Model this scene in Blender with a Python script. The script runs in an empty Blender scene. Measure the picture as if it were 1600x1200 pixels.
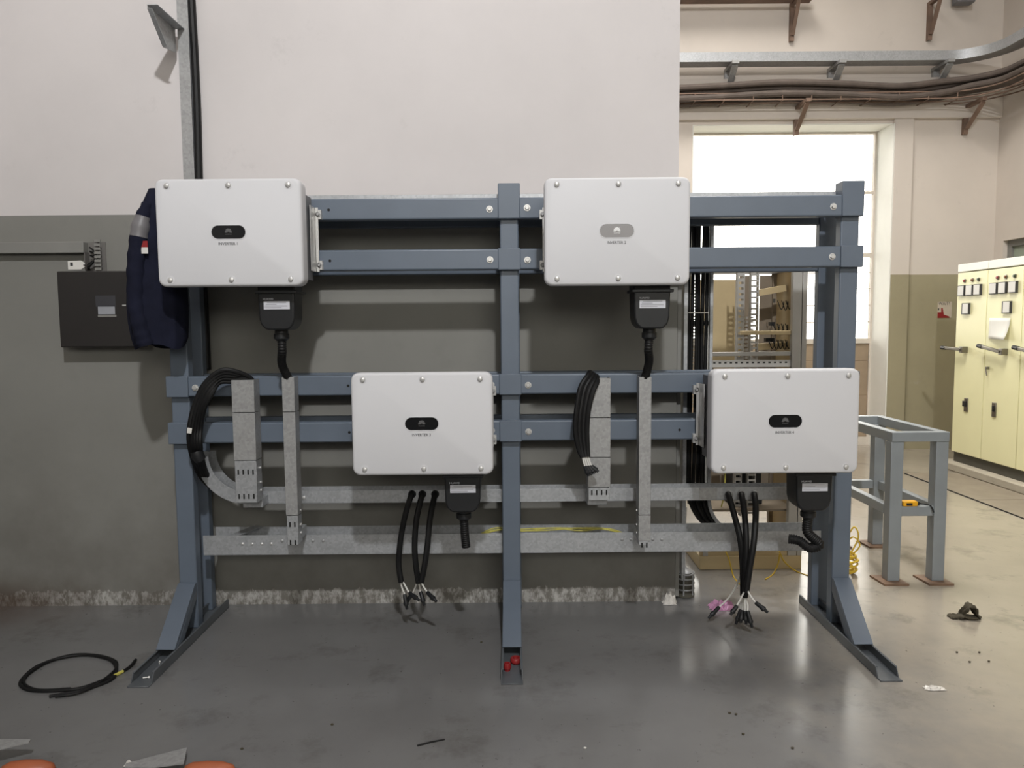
import bpy, bmesh, math, random
from mathutils import Vector, Matrix
random.seed(7)
SC = bpy.context.scene
COL = SC.collection
R = math.radians

# ------------------------------------------------------------------ camera
FPX, PITCH, ROLL, EYE = 1180.0, R(4.5), R(0.45), 1.5
cam_d = bpy.data.cameras.new('camera')
cam = bpy.data.objects.new('camera', cam_d)
COL.objects.link(cam)
cam_d.sensor_fit = 'HORIZONTAL'
cam_d.sensor_width = 36.0
cam_d.lens = FPX / 1600.0 * 36.0
cam_d.clip_start = 0.05
cam.matrix_world = (Matrix.Translation((0, 0, EYE)) @ Matrix.Rotation(R(90) - PITCH, 4, 'X')
                    @ Matrix.Rotation(-ROLL, 4, 'Z'))
SC.camera = cam

# ------------------------------------------------------------------ light
W = bpy.data.worlds.new('daylight')
SC.world = W
W.use_nodes = True
bg = W.node_tree.nodes['Background']
bg.inputs['Color'].default_value = (1.0, 0.955, 0.895, 1)
bg.inputs['Strength'].default_value = 7.5

def area_lamp(name, loc, target, power, size, color):
    d = bpy.data.lights.new(name, 'AREA')
    d.shape = 'DISK'
    d.size = size
    d.energy = power
    d.color = color
    o = bpy.data.objects.new(name, d)
    COL.objects.link(o)
    o.location = loc
    o.rotation_euler = (Vector(target) - Vector(loc)).to_track_quat('-Z', 'Y').to_euler()
    return o

lamp = area_lamp('hall_lamp_front', (0.6, -2.2, 6.6), (-0.4, 3.9, 3.7), 184, 0.30, (0.985, 0.99, 1.0))
lamp.data.spread = R(125)
rear_fill = area_lamp('fill_light_rear', (1.9, 5.6, 7.3), (2.6, 6.0, 0.0), 245, 2.6, (1.0, 0.96, 0.90))  # fill added to light the far wall and cabinets, no lamp known there
rear_fill.data.spread = R(116)

def portal(loc, target, sx, sy):
    o = area_lamp('window_portal', loc, target, 1, sx, (1, 1, 1))
    o.data.shape = 'RECTANGLE'
    o.data.size_y = sy
    o.data.cycles.is_portal = True
portal((3.22, 9.22, 2.5), (3.22, 0, 2.5), 2.2, 2.5)      # the glazed gate
portal((1.5, -6.0, 3.85), (1.5, 5, 3.85), 6.2, 2.3)      # fill windows added behind the camera
portal((-3.2, 8.8, 3.05), (-3.2, 0, 3.05), 3.6, 4.3)       # unseen window added left of the gate

VS = SC.view_settings
VS.view_transform = 'Standard'
VS.look = 'None'
VS.gamma = 1.0
VS.use_curve_mapping = False
VS.exposure = 0.0
SC.cycles.use_denoising = True
SC.cycles.max_bounces = 8
SC.cycles.diffuse_bounces = 4
SC.cycles.sample_clamp_indirect = 6.0

# ------------------------------------------------------------------ placing helpers
CP, SP, CR, SR = math.cos(PITCH), math.sin(PITCH), math.cos(ROLL), math.sin(ROLL)

def _ray(x, y):
    u = (x - 800) / FPX
    v = (600 - y) / FPX
    a = u * CR + v * SR
    b = -u * SR + v * CR
    return a, CP + b * SP, -SP + b * CP

def PY(x, y, Y):            # point of the photo on the real upright plane at depth Y
    a, b, c = _ray(x, y)
    t = Y / b
    return Vector((a * t, Y, EYE + c * t))

def PZ(x, y, Z=0.0):        # ... on the real level plane at height Z
    a, b, c = _ray(x, y)
    t = (Z - EYE) / c
    return Vector((a * t, b * t, Z))

def PX(x, y, X):            # ... on the real side plane at X
    a, b, c = _ray(x, y)
    t = X / a
    return Vector((X, b * t, EYE + c * t))

# ------------------------------------------------------------------ materials
def lin(c):
    return tuple(((v / 255) / 12.92 if v / 255 <= 0.04045 else ((v / 255 + 0.055) / 1.055) ** 2.4) for v in c)

class NT:
    def __init__(s, name):
        s.m = bpy.data.materials.new(name)
        s.m.use_nodes = True
        s.t = s.m.node_tree
        s.b = s.t.nodes['Principled BSDF']
        s.co = s.t.nodes.new('ShaderNodeTexCoord').outputs['Object']
    def n(s, typ, **kw):
        d = s.t.nodes.new(typ)
        for k, v in kw.items():
            setattr(d, k, v)
        return d
    def l(s, a, b):
        s.t.links.new(a, b)
    def noise(s, scale, detail=4, rough=0.55, vec=None, sc=None):
        d = s.n('ShaderNodeTexNoise')
        d.inputs['Scale'].default_value = scale
        d.inputs['Detail'].default_value = detail
        d.inputs['Roughness'].default_value = rough
        v = vec or s.co
        if sc:
            mp = s.n('ShaderNodeMapping')
            mp.inputs['Scale'].default_value = sc
            s.l(v, mp.inputs['Vector'])
            v = mp.outputs['Vector']
        s.l(v, d.inputs['Vector'])
        return d.outputs['Fac']
    def ramp(s, fac, stops):
        d = s.n('ShaderNodeValToRGB')
        e = d.color_ramp.elements
        while len(e) < len(stops):
            e.new(0.5)
        for el, (p, c) in zip(e, stops):
            el.position = p
            el.color = tuple(c) + (1,) if len(c) == 3 else c
        s.l(fac, d.inputs['Fac'])
        return d.outputs['Color']
    def mix(s, fac, a, b, typ='MIX'):
        d = s.n('ShaderNodeMix', data_type='RGBA', blend_type=typ)
        for sock, v in ((d.inputs['Factor'], fac), (d.inputs[6], a), (d.inputs[7], b)):
            if hasattr(v, 'is_linked'):
                s.l(v, sock)
            elif isinstance(v, (int, float)):
                sock.default_value = v
            else:
                sock.default_value = tuple(v) + (1,)
        return d.outputs[2]
    def bump(s, h, strength, dist=0.01):
        d = s.n('ShaderNodeBump')
        d.inputs['Strength'].default_value = strength
        d.inputs['Distance'].default_value = dist
        s.l(h, d.inputs['Height'])
        s.l(d.outputs['Normal'], s.b.inputs['Normal'])
    def math(s, op, a, b=None, c=None):
        d = s.n('ShaderNodeMath', operation=op)
        for i, v in enumerate((a, b, c)):
            if v is None:
                continue
            if hasattr(v, 'is_linked'):
                s.l(v, d.inputs[i])
            else:
                d.inputs[i].default_value = v
        return d.outputs[0]

def mat(name, rgb, rough=0.5, metal=0.0, var=0.08, scale=6, bump=0.0, bscale=80, spec=0.5, stretch=None):
    k = NT(name)
    c = lin(rgb)
    if var:
        f = k.noise(scale, sc=stretch)
        col = k.ramp(f, [(0.3, tuple(v * (1 - var) for v in c)), (0.7, tuple(min(1, v * (1 + var)) for v in c))])
        k.l(col, k.b.inputs['Base Color'])
    else:
        k.b.inputs['Base Color'].default_value = c + (1,)
    k.b.inputs['Roughness'].default_value = rough
    k.b.inputs['Metallic'].default_value = metal
    k.b.inputs['Specular IOR Level'].default_value = spec
    if bump:
        k.bump(k.noise(bscale, 3), bump, 0.003)
    return k.m

def steel_mat(name, rgb, rough=0.45, metal=0.45, spangle=90):
    k = NT(name)
    v = k.n('ShaderNodeTexVoronoi')
    v.inputs['Scale'].default_value = spangle
    k.l(k.co, v.inputs['Vector'])
    c = lin(rgb)
    f = k.mix(0.55, v.outputs['Color'], k.noise(9, 5))
    bw = k.n('ShaderNodeRGBToBW')
    k.l(f, bw.inputs[0])
    k.l(k.ramp(bw.outputs[0], [(0.3, tuple(x * 0.85 for x in c)), (0.7, tuple(min(1, x * 1.1) for x in c))]), k.b.inputs['Base Color'])
    k.b.inputs['Roughness'].default_value = rough
    k.b.inputs['Metallic'].default_value = metal
    return k.m

def wall_mat(name, upper, lower, split, grime_and_shade=True, lower2=None):
    k = NT(name)
    geo = k.n('ShaderNodeNewGeometry')
    sep = k.n('ShaderNodeSeparateXYZ')
    k.l(geo.outputs['Position'], sep.inputs[0])
    pos = geo.outputs['Position']
    z = sep.outputs['Z']
    n1 = k.noise(0.9, 6, 0.6, vec=pos)
    n2 = k.noise(7, 5, 0.65, vec=pos)
    up = lin(upper)
    lo = lin(lower)
    cu = k.ramp(n1, [(0.3, tuple(v * 0.93 for v in up)), (0.7, tuple(min(1, v * 1.04) for v in up))])
    cl = k.ramp(n1, [(0.3, tuple(v * 0.9 for v in lo)), (0.72, tuple(v * 1.08 for v in lo))])
    cl = k.mix(k.ramp(n2, [(0.55, (0, 0, 0)), (0.8, (0.35, 0.35, 0.35))]), cl, tuple(v * 0.8 for v in lo))
    mixf = k.math('GREATER_THAN', z, split)
    col = k.mix(mixf, cl, cu)
    # faint scuffs on the upper paint
    sc_ = k.ramp(k.noise(3.1, 8, 0.75, vec=pos), [(0.62, (0, 0, 0)), (0.74, (0.4, 0.4, 0.4))])
    col = k.mix(sc_, col, tuple(v * 0.72 for v in up), 'MIX') if not grime_and_shade else k.mix(k.math('MULTIPLY', sc_, mixf), col, tuple(v * 0.74 for v in up))
    if grime_and_shade:
        # pale bare plaster strip along the foot of the wall, ragged upper edge
        rg = k.noise(14, 5, 0.7, vec=pos, sc=(1, 1, 0.25))
        edge = k.math('ADD', z, k.math('MULTIPLY', rg, -0.12))
        f = k.math('LESS_THAN', edge, 0.018)
        spots = k.ramp(k.noise(38, 4, 0.7, vec=pos, sc=(1, 1, 0.5)), [(0.42, lin((125, 122, 116))), (0.62, lin((190, 188, 184)))])
        col = k.mix(f, col, spots)
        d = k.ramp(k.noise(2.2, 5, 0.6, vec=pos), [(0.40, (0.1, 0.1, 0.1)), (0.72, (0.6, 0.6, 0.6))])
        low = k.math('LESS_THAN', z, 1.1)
        fade = k.math('MULTIPLY', k.math('SUBTRACT', 1.1, z), 0.9)  # darkens unevenly towards the floor
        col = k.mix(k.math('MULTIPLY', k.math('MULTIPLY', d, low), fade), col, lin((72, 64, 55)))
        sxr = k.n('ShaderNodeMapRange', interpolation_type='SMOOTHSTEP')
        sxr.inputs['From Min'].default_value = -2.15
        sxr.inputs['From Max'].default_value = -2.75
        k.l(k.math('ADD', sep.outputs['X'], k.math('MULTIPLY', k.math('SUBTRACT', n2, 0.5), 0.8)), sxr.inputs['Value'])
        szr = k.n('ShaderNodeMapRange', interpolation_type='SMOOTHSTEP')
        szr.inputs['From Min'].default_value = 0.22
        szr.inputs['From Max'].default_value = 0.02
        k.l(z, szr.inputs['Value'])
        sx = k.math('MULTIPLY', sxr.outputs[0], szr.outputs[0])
        col = k.mix(k.math('MULTIPLY', sx, 0.75), col, lin((70, 52, 38)))  # brown shadow at the left foot of the wall, painted into its colour
    k.l(col, k.b.inputs['Base Color'])
    k.b.inputs['Roughness'].default_value = 0.75
    k.b.inputs['Specular IOR Level'].default_value = 0.25
    k.bump(k.noise(5, 4, 0.5, vec=pos), 0.08, 0.01)
    return k.m

def floor_mat():
    k = NT('floor_paint')
    geo = k.n('ShaderNodeNewGeometry')
    pos = geo.outputs['Position']
    sep = k.n('ShaderNodeSeparateXYZ')
    k.l(pos, sep.inputs[0])
    X, Y = sep.outputs['X'], sep.outputs['Y']
    n1 = k.noise(0.8, 6, 0.6, vec=pos)
    n2 = k.noise(5, 6, 0.65, vec=pos)
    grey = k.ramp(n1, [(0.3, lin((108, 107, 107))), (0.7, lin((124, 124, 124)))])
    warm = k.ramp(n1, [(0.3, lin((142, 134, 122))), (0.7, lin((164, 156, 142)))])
    # lighter, warmer floor tone past the wall end, edge wandering a little
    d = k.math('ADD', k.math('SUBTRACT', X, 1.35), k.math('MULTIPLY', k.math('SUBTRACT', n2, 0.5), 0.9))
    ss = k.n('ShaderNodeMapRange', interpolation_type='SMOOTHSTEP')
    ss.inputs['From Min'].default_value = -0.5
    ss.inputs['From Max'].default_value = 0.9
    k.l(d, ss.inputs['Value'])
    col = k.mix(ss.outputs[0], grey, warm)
    # dark specks, scratches and stains
    st = k.ramp(k.noise(2.6, 8, 0.72, vec=pos), [(0.54, (0, 0, 0)), (0.74, (0.6, 0.6, 0.6))])
    col = k.mix(st, col, lin((74, 70, 66)))
    sp = k.ramp(k.noise(42, 3, 0.6, vec=pos), [(0.685, (0, 0, 0)), (0.74, (0.8, 0.8, 0.8))])
    col = k.mix(sp, col, lin((52, 49, 46)))
    sr = k.ramp(k.noise(16, 5, 0.7, vec=pos, sc=(0.12, 1.0, 1)), [(0.66, (0, 0, 0)), (0.74, (0.35, 0.35, 0.35))])
    col = k.mix(sr, col, lin((66, 62, 60)))
    # shadow at the left end by the wall, painted brown into the floor
    rx = k.n('ShaderNodeMapRange', interpolation_type='SMOOTHSTEP')
    rx.inputs['From Min'].default_value = -1.6
    rx.inputs['From Max'].default_value = -2.9
    k.l(k.math('ADD', X, k.math('MULTIPLY', n2, 0.6)), rx.inputs['Value'])
    ry = k.n('ShaderNodeMapRange', interpolation_type='SMOOTHSTEP')
    ry.inputs['From Min'].default_value = 3.45
    ry.inputs['From Max'].default_value = 4.0
    k.l(Y, ry.inputs['Value'])
    col = k.mix(k.math('MULTIPLY', k.math('MULTIPLY', rx.outputs[0], ry.outputs[0]), 0.8), col, lin((84, 62, 44)))
    k.l(col, k.b.inputs['Base Color'])
    rr = k.n('ShaderNodeMapRange')
    rr.inputs['To Min'].default_value = 0.15
    rr.inputs['To Max'].default_value = 0.27
    k.l(n2, rr.inputs['Value'])
    k.l(rr.outputs[0], k.b.inputs['Roughness'])
    k.b.inputs['Specular IOR Level'].default_value = 0.6
    k.bump(k.noise(7, 6, 0.6, vec=pos), 0.05, 0.008)
    return k.m

def glass_mat():
    k = NT('door_glass')
    t = k.t
    out = [n for n in t.nodes if n.type == 'OUTPUT_MATERIAL'][0]
    tr = k.n('ShaderNodeBsdfTransparent')
    gl = k.n('ShaderNodeBsdfGlossy')
    gl.inputs['Roughness'].default_value = 0.05
    tr.inputs['Color'].default_value = (0.93, 0.94, 0.93, 1)
    fr = k.n('ShaderNodeFresnel')
    fr.inputs['IOR'].default_value = 1.45
    mx = k.n('ShaderNodeMixShader')
    k.l(fr.outputs[0], mx.inputs[0])
    k.l(tr.outputs[0], mx.inputs[1])
    k.l(gl.outputs[0], mx.inputs[2])
    k.l(mx.outputs[0], out.inputs['Surface'])
    return k.m

M = {}
M['paint'] = mat('frame_paint', (99, 109, 122), 0.42, 0, 0.05, 5, 0.05, 60)
M['paint_dark'] = mat('frame_channel_paint', (88, 92, 96), 0.4, 0, 0.1, 8, 0.05, 60)
M['galv'] = steel_mat('galvanised_steel', (176, 178, 181))
M['galv_dull'] = steel_mat('dull_galvanised_steel', (164, 164, 164), 0.5, 0.35)
M['zinc'] = mat('zinc_plated', (205, 204, 202), 0.35, 0.45, 0.06)
M['cover'] = mat('inverter_white', (210, 210, 213), 0.55, 0, 0.012, 3, spec=0.3)
M['sink'] = mat('heat_sink_grey', (120, 120, 123), 0.5, 0.3, 0.05)
M['black_plastic'] = mat('black_plastic', (32, 33, 35), 0.45, 0, 0.06, spec=0.4)
M['cable'] = mat('cable_black', (20, 20, 21), 0.55, 0, 0.1, spec=0.3)
M['rubber'] = mat('hose_black', (22, 22, 23), 0.55, 0, 0.1, spec=0.35)
M['white_plastic'] = mat('white_plastic', (215, 213, 208), 0.5, 0, 0.03)
M['display'] = mat('display_black', (26, 27, 29), 0.16, 0, 0.0)
M['display_grey'] = mat('display_grey', (124, 121, 122), 0.25, 0, 0.0)
M['logo_dim'] = mat('logo_grey', (92, 92, 92), 0.5, 0, 0.0)
M['logo_white'] = mat('logo_white', (235, 235, 235), 0.5, 0, 0.0)
M['ink'] = mat('ink', (60, 60, 62), 0.6, 0, 0.0)
M['ink_soft'] = mat('ink_soft', (140, 140, 146), 0.6, 0, 0.0)
M['label'] = mat('paper_label', (206, 207, 214), 0.6, 0, 0.03)
M['black_box'] = mat('enclosure_black', (38, 35, 34), 0.5, 0, 0.05)
M['navy'] = mat('navy_cloth', (27, 29, 44), 0.9, 0, 0.25, 9, 0.3, 200, spec=0.15)
M['reflect'] = mat('reflective_band', (112, 110, 112), 0.45, 0, 0.05)
M['red'] = mat('red_plastic', (142, 36, 38), 0.4, 0, 0.08)
M['duct'] = mat('wall_duct_grey', (128, 127, 123), 0.55, 0, 0.05)
M['duct_dark'] = mat('slotted_duct', (108, 105, 102), 0.6, 0, 0.08)
M['beige'] = mat('rack_beige', (196, 176, 136), 0.5, 0, 0.06)
M['rack'] = mat('rack_grey', (176, 174, 170), 0.45, 0.2, 0.06)
M['rack_dark'] = mat('rack_inside', (134, 122, 106), 0.55, 0, 0.1)  # shade inside the rack put into the colour
M['cream'] = mat('cabinet_cream', (238, 234, 188), 0.42, 0, 0.02, 3)
M['cream_white'] = mat('cabinet_white', (236, 236, 226), 0.42, 0, 0.02, 3)
M['plinth'] = mat('plinth_dark', (80, 78, 70), 0.6, 0, 0.1)
M['chrome'] = mat('chrome_handle', (130, 126, 118), 0.3, 0.85, 0.1)
M['table'] = mat('table_paint', (138, 144, 148), 0.4, 0, 0.06, 8)
M['rust'] = mat('rusty_steel', (122, 98, 80), 0.6, 0.2, 0.3, 12)
M['yellow'] = mat('yellow_plastic', (232, 170, 30), 0.4, 0, 0.05)
M['yellow_wire'] = mat('yellow_wire', (205, 172, 52), 0.5, 0, 0.1)
M['yg_wire'] = mat('earth_wire', (190, 182, 90), 0.5, 0, 0.2, 40)
M['orange'] = mat('orange_plastic', (160, 88, 56), 0.45, 0, 0.1)
M['brown_cable'] = mat('dusty_cable', (92, 82, 76), 0.8, 0, 0.2, 7)
M['brown_steel'] = mat('rusty_bracket', (124, 102, 88), 0.7, 0.1, 0.2)
M['door_panel'] = mat('door_panel_tan', (150, 132, 110), 0.6, 0, 0.1)
M['door_bar'] = mat('door_bar', (205, 196, 184), 0.5, 0, 0.08)
M['pink'] = mat('pink_wrapper', (176, 128, 160), 0.35, 0, 0.2, 20)
M['clear_wrap'] = mat('clear_wrapper', (214, 210, 204), 0.3, 0, 0.15, 30)
M['rag'] = mat('dirty_rag', (72, 66, 52), 0.9, 0, 0.3, 14)
M['trench'] = mat('trench_cover_steel', (140, 130, 116), 0.5, 0.1, 0.12, 5, 0.25, 45)
M['kerb'] = mat('kerb_concrete', (172, 164, 148), 0.8, 0, 0.1, 5, 0.2)
M['dark'] = mat('dark_gap', (20, 19, 18), 0.8, 0, 0)
M['copper'] = mat('coloured_bits', (196, 110, 90), 0.5, 0, 0.3, 60)
M['paper'] = mat('white_paper', (232, 231, 224), 0.7, 0, 0.02)
M['green_led'] = mat('green_lens', (60, 78, 56), 0.3, 0, 0)
M['amber_led'] = mat('amber_lens', (128, 84, 50), 0.3, 0, 0)
M['red_led'] = mat('red_lens', (140, 52, 52), 0.3, 0, 0)
M['glass'] = glass_mat()
M['frost'] = mat('dusty_pane', (150, 160, 146), 0.35, 0, 0.08)
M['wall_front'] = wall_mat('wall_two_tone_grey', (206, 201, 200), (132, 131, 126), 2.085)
M['wall_hall'] = wall_mat('wall_two_tone_olive', (212, 203, 194), (160, 152, 126), 2.04, grime_and_shade=False)
M['ceil'] = mat('ceiling_paint', (196, 190, 182), 0.8, 0, 0.05, 1)
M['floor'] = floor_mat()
M['yard'] = mat('yard_concrete', (190, 186, 176), 0.9, 0, 0.1, 0.6)

# ------------------------------------------------------------------ mesh helpers
class MB:
    def __init__(s):
        s.v, s.f = [], []
    def add(s, vs, fs):
        o = len(s.v)
        s.v += [tuple(v) for v in vs]
        s.f += [tuple(i + o for i in f) for f in fs]
        return s
    def box(s, x0, x1, y0, y1, z0, z1):
        v = [(x0, y0, z0), (x1, y0, z0), (x1, y1, z0), (x0, y1, z0), (x0, y0, z1), (x1, y0, z1), (x1, y1, z1), (x0, y1, z1)]
        return s.add(v, [(0, 3, 2, 1), (4, 5, 6, 7), (0, 1, 5, 4), (1, 2, 6, 5), (2, 3, 7, 6), (3, 0, 4, 7)])
    def obox(s, c, size, rot):
        m = rot.to_3x3() if hasattr(rot, 'to_3x3') else rot
        b = MB().box(-size[0] / 2, size[0] / 2, -size[1] / 2, size[1] / 2, -size[2] / 2, size[2] / 2)
        return s.add([Vector(c) + m @ Vector(v) for v in b.v], b.f)
    def bar(s, p0, p1, w, h, up=(0, 0, 1)):
        p0, p1 = Vector(p0), Vector(p1)
        d = (p1 - p0).normalized()
        u = Vector(up)
        sx = d.cross(u)
        if sx.length < 1e-4:
            sx = d.cross(Vector((1, 0, 0)))
        sx.normalize()
        uz = sx.cross(d).normalized()
        q = [(-w / 2, -h / 2), (w / 2, -h / 2), (w / 2, h / 2), (-w / 2, h / 2)]
        return s.loft([[p + sx * a + uz * b for a, b in q] for p in (p0, p1)])
    def prism(s, poly, axis, a0, a1):
        def mk(p, a):
            return {'x': (a, p[0], p[1]), 'y': (p[0], a, p[1]), 'z': (p[0], p[1], a)}[axis]
        return s.loft([[mk(p, a0) for p in poly], [mk(p, a1) for p in poly]])
    def loft(s, rings, cap0=True, cap1=True, closed=False):
        n = len(rings[0])
        vs = [tuple(p) for r in rings for p in r]
        fs = []
        m = len(rings)
        for i in range(m if closed else m - 1):
            for j in range(n):
                a, b = i * n + j, i * n + (j + 1) % n
                i2 = (i + 1) % m
                fs.append((a, b, i2 * n + (j + 1) % n, i2 * n + j))
        if not closed:
            if cap0:
                fs.append(tuple(reversed(range(n))))
            if cap1:
                fs.append(tuple(range((m - 1) * n, m * n)))
        return s.add(vs, fs)
    def cyl(s, p0, p1, r0, r1=None, n=14):
        return s.tube([p0, p1], [r0, r0 if r1 is None else r1], n)
    def tube(s, pts, r, n=8, closed=False):
        pts = [Vector(p) for p in pts]
        m = len(pts)
        rs = r if isinstance(r, (list, tuple)) else [r] * m
        rings = []
        prev = None
        for i, p in enumerate(pts):
            if closed:
                t = pts[(i + 1) % m] - pts[i - 1]
            else:
                t = pts[min(i + 1, m - 1)] - pts[max(i - 1, 0)]
            t = t.normalized() if t.length > 1e-9 else Vector((0, 0, 1))
            if prev is None:
                a = Vector((0, 0, 1)) if abs(t.z) < 0.9 else Vector((1, 0, 0))
                nx = t.cross(a).normalized()
            else:
                nx = (prev - t * prev.dot(t))
                nx = nx.normalized() if nx.length > 1e-6 else t.orthogonal().normalized()
            prev = nx
            ny = t.cross(nx)
            rings.append([p + (nx * math.cos(2 * math.pi * k / n) + ny * math.sin(2 * math.pi * k / n)) * rs[i] for k in range(n)])
        return s.loft(rings, closed=closed)
    def lathe(s, c, prof, n=20, axis='z'):
        rings = []
        for r, h in prof:
            ring = []
            for k in range(n):
                a = 2 * math.pi * k / n
                x, y = r * math.cos(a), r * math.sin(a)
                p = {'z': (x, y, h), 'y': (x, h, -y), 'x': (h, x, y)}[axis]
                ring.append(tuple(Vector(c) + Vector(p)))
            rings.append(ring)
        return s.loft(rings)

def smooth_path(pts, sub=6, closed=False):
    pts = [Vector(p) for p in pts]
    n = len(pts)
    out = []
    rng = range(n) if closed else range(n - 1)
    for i in rng:
        g = lambda j: pts[j % n] if closed else pts[max(0, min(n - 1, j))]
        p0, p1, p2, p3 = g(i - 1), g(i), g(i + 1), g(i + 2)
        for k in range(sub):
            t = k / sub
            out.append(0.5 * ((2 * p1) + (p2 - p0) * t + (2 * p0 - 5 * p1 + 4 * p2 - p3) * t * t + (-p0 + 3 * p1 - 3 * p2 + p3) * t ** 3))
    if not closed:
        out.append(pts[-1])
    return out

def rrect(cx, cz, w, h, r, n=6):
    out = []
    for (sx, sz, a0) in ((1, 1, 0), (-1, 1, 90), (-1, -1, 180), (1, -1, 270)):
        for k in range(n + 1):
            a = R(a0 + 90 * k / n)
            out.append((cx + sx * (w / 2 - r) + r * math.cos(a), cz + sz * (h / 2 - r) + r * math.sin(a)))
    return out

ORIG = {}

def tag(o, label=None, cat=None, group=None, kind=None):
    if label: o['label'] = label
    if cat: o['category'] = cat
    if group: o['group'] = group
    if kind: o['kind'] = kind
    return o

def thing(name, label, cat, loc, group=None):
    o = bpy.data.objects.new(name, None)
    o.empty_display_size = 0.1
    COL.objects.link(o)
    o.location = loc
    ORIG[o.name] = Vector(loc)
    return tag(o, label, cat, group)

def link_mesh(name, me, m, parent, root_loc, bev=0.0, seg=2, label=None):
    me.materials.append(M[m] if isinstance(m, str) else m)
    o = bpy.data.objects.new(name, me)
    COL.objects.link(o)
    if parent is not None:
        o.parent = parent
        ORIG[o.name] = root_loc
    else:
        o.location = root_loc
        ORIG[o.name] = root_loc
    if bev:
        b = o.modifiers.new('bevel', 'BEVEL')
        b.width = bev
        b.segments = seg
        b.limit_method = 'ANGLE'
        b.angle_limit = R(40)
    if label:
        o['label'] = label
    return o

def build(name, mb, m, parent=None, bev=0.0, seg=2, smooth=35, label=None, loc=None):
    if parent is not None:
        loc = ORIG[parent.name]
    elif loc is None:
        xs, ys, zs = zip(*mb.v)
        loc = Vector(((min(xs) + max(xs)) / 2, (min(ys) + max(ys)) / 2, min(zs)))
    loc = Vector(loc)
    me = bpy.data.meshes.new(name)
    me.from_pydata([tuple(Vector(v) - loc) for v in mb.v], [], mb.f)
    bm = bmesh.new()
    bm.from_mesh(me)
    bmesh.ops.recalc_face_normals(bm, faces=bm.faces)
    bm.to_mesh(me)
    bm.free()
    if smooth:
        for p in me.polygons:
            p.use_smooth = True
        me.set_sharp_from_angle(angle=R(smooth))
    return link_mesh(name, me, m, parent, loc, bev, seg, label)

def struct(name, mb, m, parent=None, **kw):
    o = build(name, mb, m, parent, **kw)
    if parent is None:
        o['kind'] = 'structure'
    return o

def text_mb(body, size, origin, xdir=(1, 0, 0), ydir=(0, 0, 1), center=True, depth=0.0004, width=None):
    cu = bpy.data.curves.new('lettering', 'FONT')
    cu.body = body
    cu.size = size
    cu.align_x = 'CENTER' if center else 'LEFT'
    cu.align_y = 'CENTER'
    cu.resolution_u = 2
    cu.extrude = depth
    o = bpy.data.objects.new('lettering_tmp', cu)
    COL.objects.link(o)
    dg = bpy.context.evaluated_depsgraph_get()
    me = bpy.data.meshes.new_from_object(o.evaluated_get(dg))
    mb = MB()
    xd, yd = Vector(xdir), Vector(ydir)
    nd = xd.cross(yd)
    sx = 1.0
    if width:
        xs = [v.co.x for v in me.vertices]
        sx = width / max(1e-6, max(xs) - min(xs))
    mb.add([Vector(origin) + xd * v.co.x * sx + yd * v.co.y + nd * v.co.z for v in me.vertices], [tuple(p.vertices) for p in me.polygons])
    bpy.data.objects.remove(o)
    bpy.data.meshes.remove(me)
    bpy.data.curves.remove(cu)
    return mb

def channel(mb, x0, x1, y0, y1, z0, z1, t=0.003):      # U tray running along X, open upward
    mb.box(x0, x1, y0, y1, z0, z0 + t)
    mb.box(x0, x1, y0, y0 + t, z0 + t, z1)
    mb.box(x0, x1, y1 - t, y1, z0 + t, z1)
    return mb

# =================================================================== SETTING
YW, YFAR, XR, HC = 3.985, 8.80, 5.57, 7.4
XL, YB = -7.0, -6.0
XE = 0.872                                   # free end of the big wall
DX0, DX1, DZ1 = 2.08, 4.36, 3.75             # glazed gate opening in the far wall
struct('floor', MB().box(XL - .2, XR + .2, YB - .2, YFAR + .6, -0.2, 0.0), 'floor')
struct('ceiling', MB().box(XL - .2, XR + .2, YB - .2, YFAR + .6, HC, HC + 0.2), 'ceil')
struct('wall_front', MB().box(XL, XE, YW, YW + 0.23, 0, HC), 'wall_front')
far = MB()
far.box(XL, -5.0, YFAR, YFAR + .4, 0, HC).box(-1.4, DX0, YFAR, YFAR + .4, 0, HC)
far.box(-5.0, -1.4, YFAR, YFAR + .4, 0, 0.9).box(-5.0, -1.4, YFAR, YFAR + .4, 5.2, HC)
far.box(DX0, DX1, YFAR, YFAR + .4, DZ1, HC)
far.box(DX1, XR + .2, YFAR, YFAR + .4, 0, HC)
struct('wall_far', far, 'wall_hall')
XW = -2.95                                   # left wall of the front hall, unseen, set close in to darken the lower left
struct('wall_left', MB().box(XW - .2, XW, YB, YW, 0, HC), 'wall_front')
struct('wall_left_rear', MB().box(XL - .2, XL, YW, YFAR, 0, HC), 'wall_hall')
struct('wall_rear', MB().box(XW, -1.6, YB - .2, YB, 0, HC).box(4.6, XR, YB - .2, YB, 0, HC)
       .box(-1.6, 4.6, YB - .2, YB, 0, 2.7).box(-1.6, 4.6, YB - .2, YB, 5.0, HC), 'wall_hall')
def fill_window(name, x0, x1, y, z0, z1, n):
    m = MB().box(x0, x1, y - .03, y + .03, z0, z0 + .06).box(x0, x1, y - .03, y + .03, z1 - .06, z1)
    for i in range(n + 1):
        x = x0 + (x1 - x0 - .05) * i / n
        m.box(x, x + .05, y - .03, y + .03, z0 + .06, z1 - .06)
    w = struct(name, m, 'duct')
    for i in range(n):
        xa = x0 + (x1 - x0 - .05) * i / n + .05
        build('pane', MB().box(xa, x0 + (x1 - x0 - .05) * (i + 1) / n, y - .004, y + .004, z0 + .06, z1 - .06), 'glass', w)
fill_window('fill_window_2', -1.6, 4.6, YB - .1, 2.7, 5.0, 4)  # unseen windows added to fill the shadows in the front hall
fill_window('fill_window_3', -5.0, -1.4, YFAR + .2, 0.9, 5.2, 3)  # unseen window added to light the cabinet fronts
rw = MB()
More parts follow.
